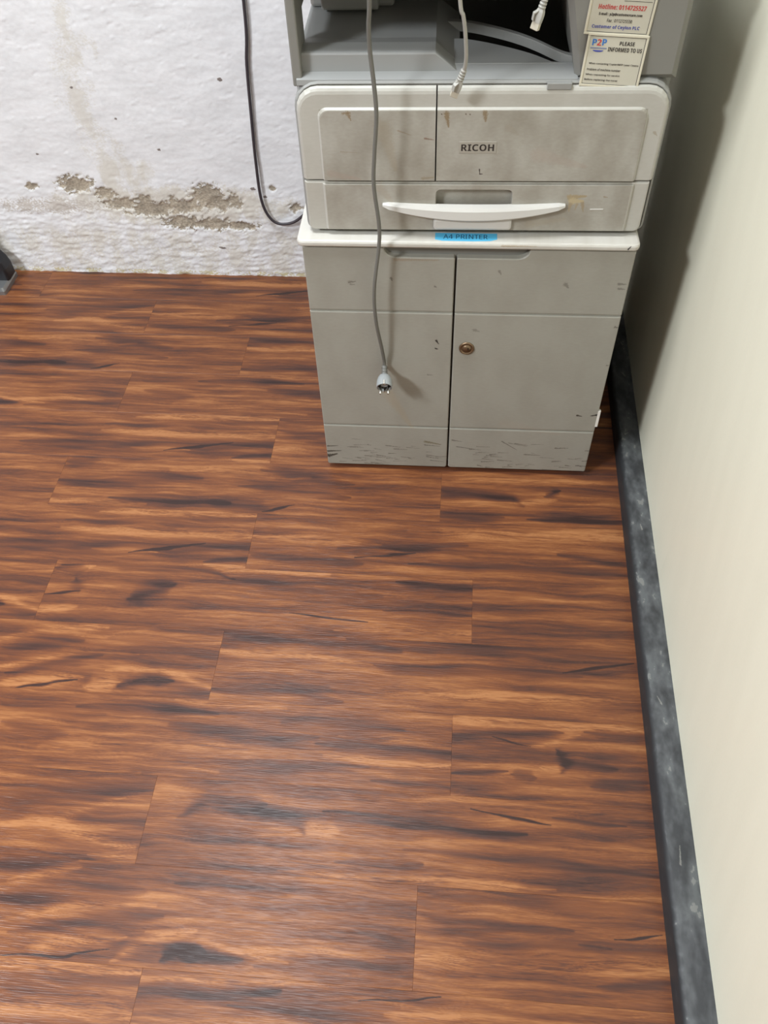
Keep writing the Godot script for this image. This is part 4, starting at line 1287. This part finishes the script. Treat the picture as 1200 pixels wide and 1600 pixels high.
func lan_lead(label: String, path: Array, axis: Vector3, twist: float) -> Node3D:
	var last: Vector3 = path[path.size() - 1]
	var t := thing("network_cable", label, "cable", last)
	var loc := []
	for p in path:
		loc.append(p - last)
	var st := begin()
	tube(st, spline(loc, 6), [0.0029], 12)
	commit(st, "cord", M.lan, t)
	var bs := along(axis) * Basis(Vector3.UP, twist)
	st = begin()
	var prof := [Vector2(0.0, -0.001), Vector2(0.0036, -0.001)]
	for k in 4:
		var y := k * 0.0042
		prof.append(Vector2(0.0046 + k * 0.0002, y))
		prof.append(Vector2(0.0047 + k * 0.0002, y + 0.0024))
		prof.append(Vector2(0.0036, y + 0.0028))
		prof.append(Vector2(0.0036, y + 0.0040))
	prof.append(Vector2(0.0, 0.018))
	lathe(st, prof, 16)
	place(commit(st, "boot_ribs", M.lan, t), bs, Vector3.ZERO)
	# boot hood that widens into the plug
	st = begin()
	var lay := []
	for e in [[0.0155, 0.0040, 0.0038], [0.0195, 0.0056, 0.0044], [0.0240, 0.0062, 0.0045], [0.0300, 0.0061, 0.0044], [0.0335, 0.0059, 0.0042]]:
		var l := PackedVector3Array()
		for p in rrect(-e[1], -e[2], e[1], e[2], [0.0014, 0.0014, 0.0014, 0.0014], 0.0, 3):
			l.append(Vector3(p.x, e[0], -p.y))
		lay.append(l)
	loft(st, lay)
	place(commit(st, "boot_hood", M.lan, t), bs, Vector3.ZERO)
	st = begin()
	lay = []
	for e in [[0.0325, 0.0056, 0.0036], [0.0420, 0.0058, 0.0038], [0.0428, 0.0053, 0.0033]]:
		var l := PackedVector3Array()
		for p in rrect(-e[1], -e[2], e[1], e[2], [0.0004, 0.0004, 0.0004, 0.0004], 0.0, 2):
			l.append(Vector3(p.x, e[0], -p.y))
		lay.append(l)
	loft(st, lay)
	place(commit(st, "plug_body", M.lan_clear, t), bs, Vector3.ZERO)
	st = begin()
	slab(st, PackedVector2Array([Vector2(0.004, 0.018), Vector2(0.0095, 0.0225), Vector2(0.0082, 0.0320), Vector2(0.0070, 0.0320), Vector2(0.0078, 0.0240), Vector2(0.004, 0.0205)]), -0.003, 0.003, 0.0004, true)
	place(commit(st, "latch", M.lan, t), bs * Basis(Vector3.UP, PI * 0.75), Vector3.ZERO)
	st = begin()
	for k in 8:
		var x := -0.0036 + k * 0.00103
		bbox(st, Vector3(x - 0.0003, 0.0370, 0.0030), Vector3(x + 0.0003, 0.0422, 0.0040), 0.0001)
	place(commit(st, "contacts", M.gold, t), bs, Vector3.ZERO)
	return t

# ---------------------------------------------------------------- leg at the left edge
func desk_leg() -> void:
	var t := thing("desk_leg", "black furniture leg with a grey metal foot beside the white wall", "desk leg", Vector3(-1.345, 0.0, -1.96))
	var st := begin()
	# rounded black upright rising from the foot
	var lay := []
	for e in [[0.020, 0.0], [0.055, 0.0], [0.075, 0.006], [0.090, 0.016], [0.098, 0.024]]:
		var l := PackedVector3Array()
		for p in rrect(-0.05, -0.010, 0.052 - e[1], 0.045, [0.01, 0.01, 0.01, 0.01], 0.0, 4):
			l.append(Vector3(p.x, e[0], -p.y))
		lay.append(l)
	loft(st, lay)
	commit(st, "foot_cover", M.rubber, t)
	st = begin()
	bbox(st, Vector3(-0.045, 0.09, -0.035), Vector3(0.005, 0.72, 0.0), 0.004)
	commit(st, "upright", M.rubber, t)
	st = begin()
	loft(st, [rl(-0.05, -0.05, 0.050, 0.050, 0.0), rl(-0.05, -0.05, 0.050, 0.050, 0.012), rl(-0.05, -0.046, 0.046, 0.046, 0.022)])
	commit(st, "foot_plate", M.foot_metal, t)

func rl(x0: float, y0: float, x1: float, y1: float, h: float) -> PackedVector3Array:
	var l := PackedVector3Array()
	for p in rrect(x0, y0, x1, y1, [0.006, 0.006, 0.006, 0.006], 0.0, 4):
		l.append(Vector3(p.x, h, -p.y))
	return l
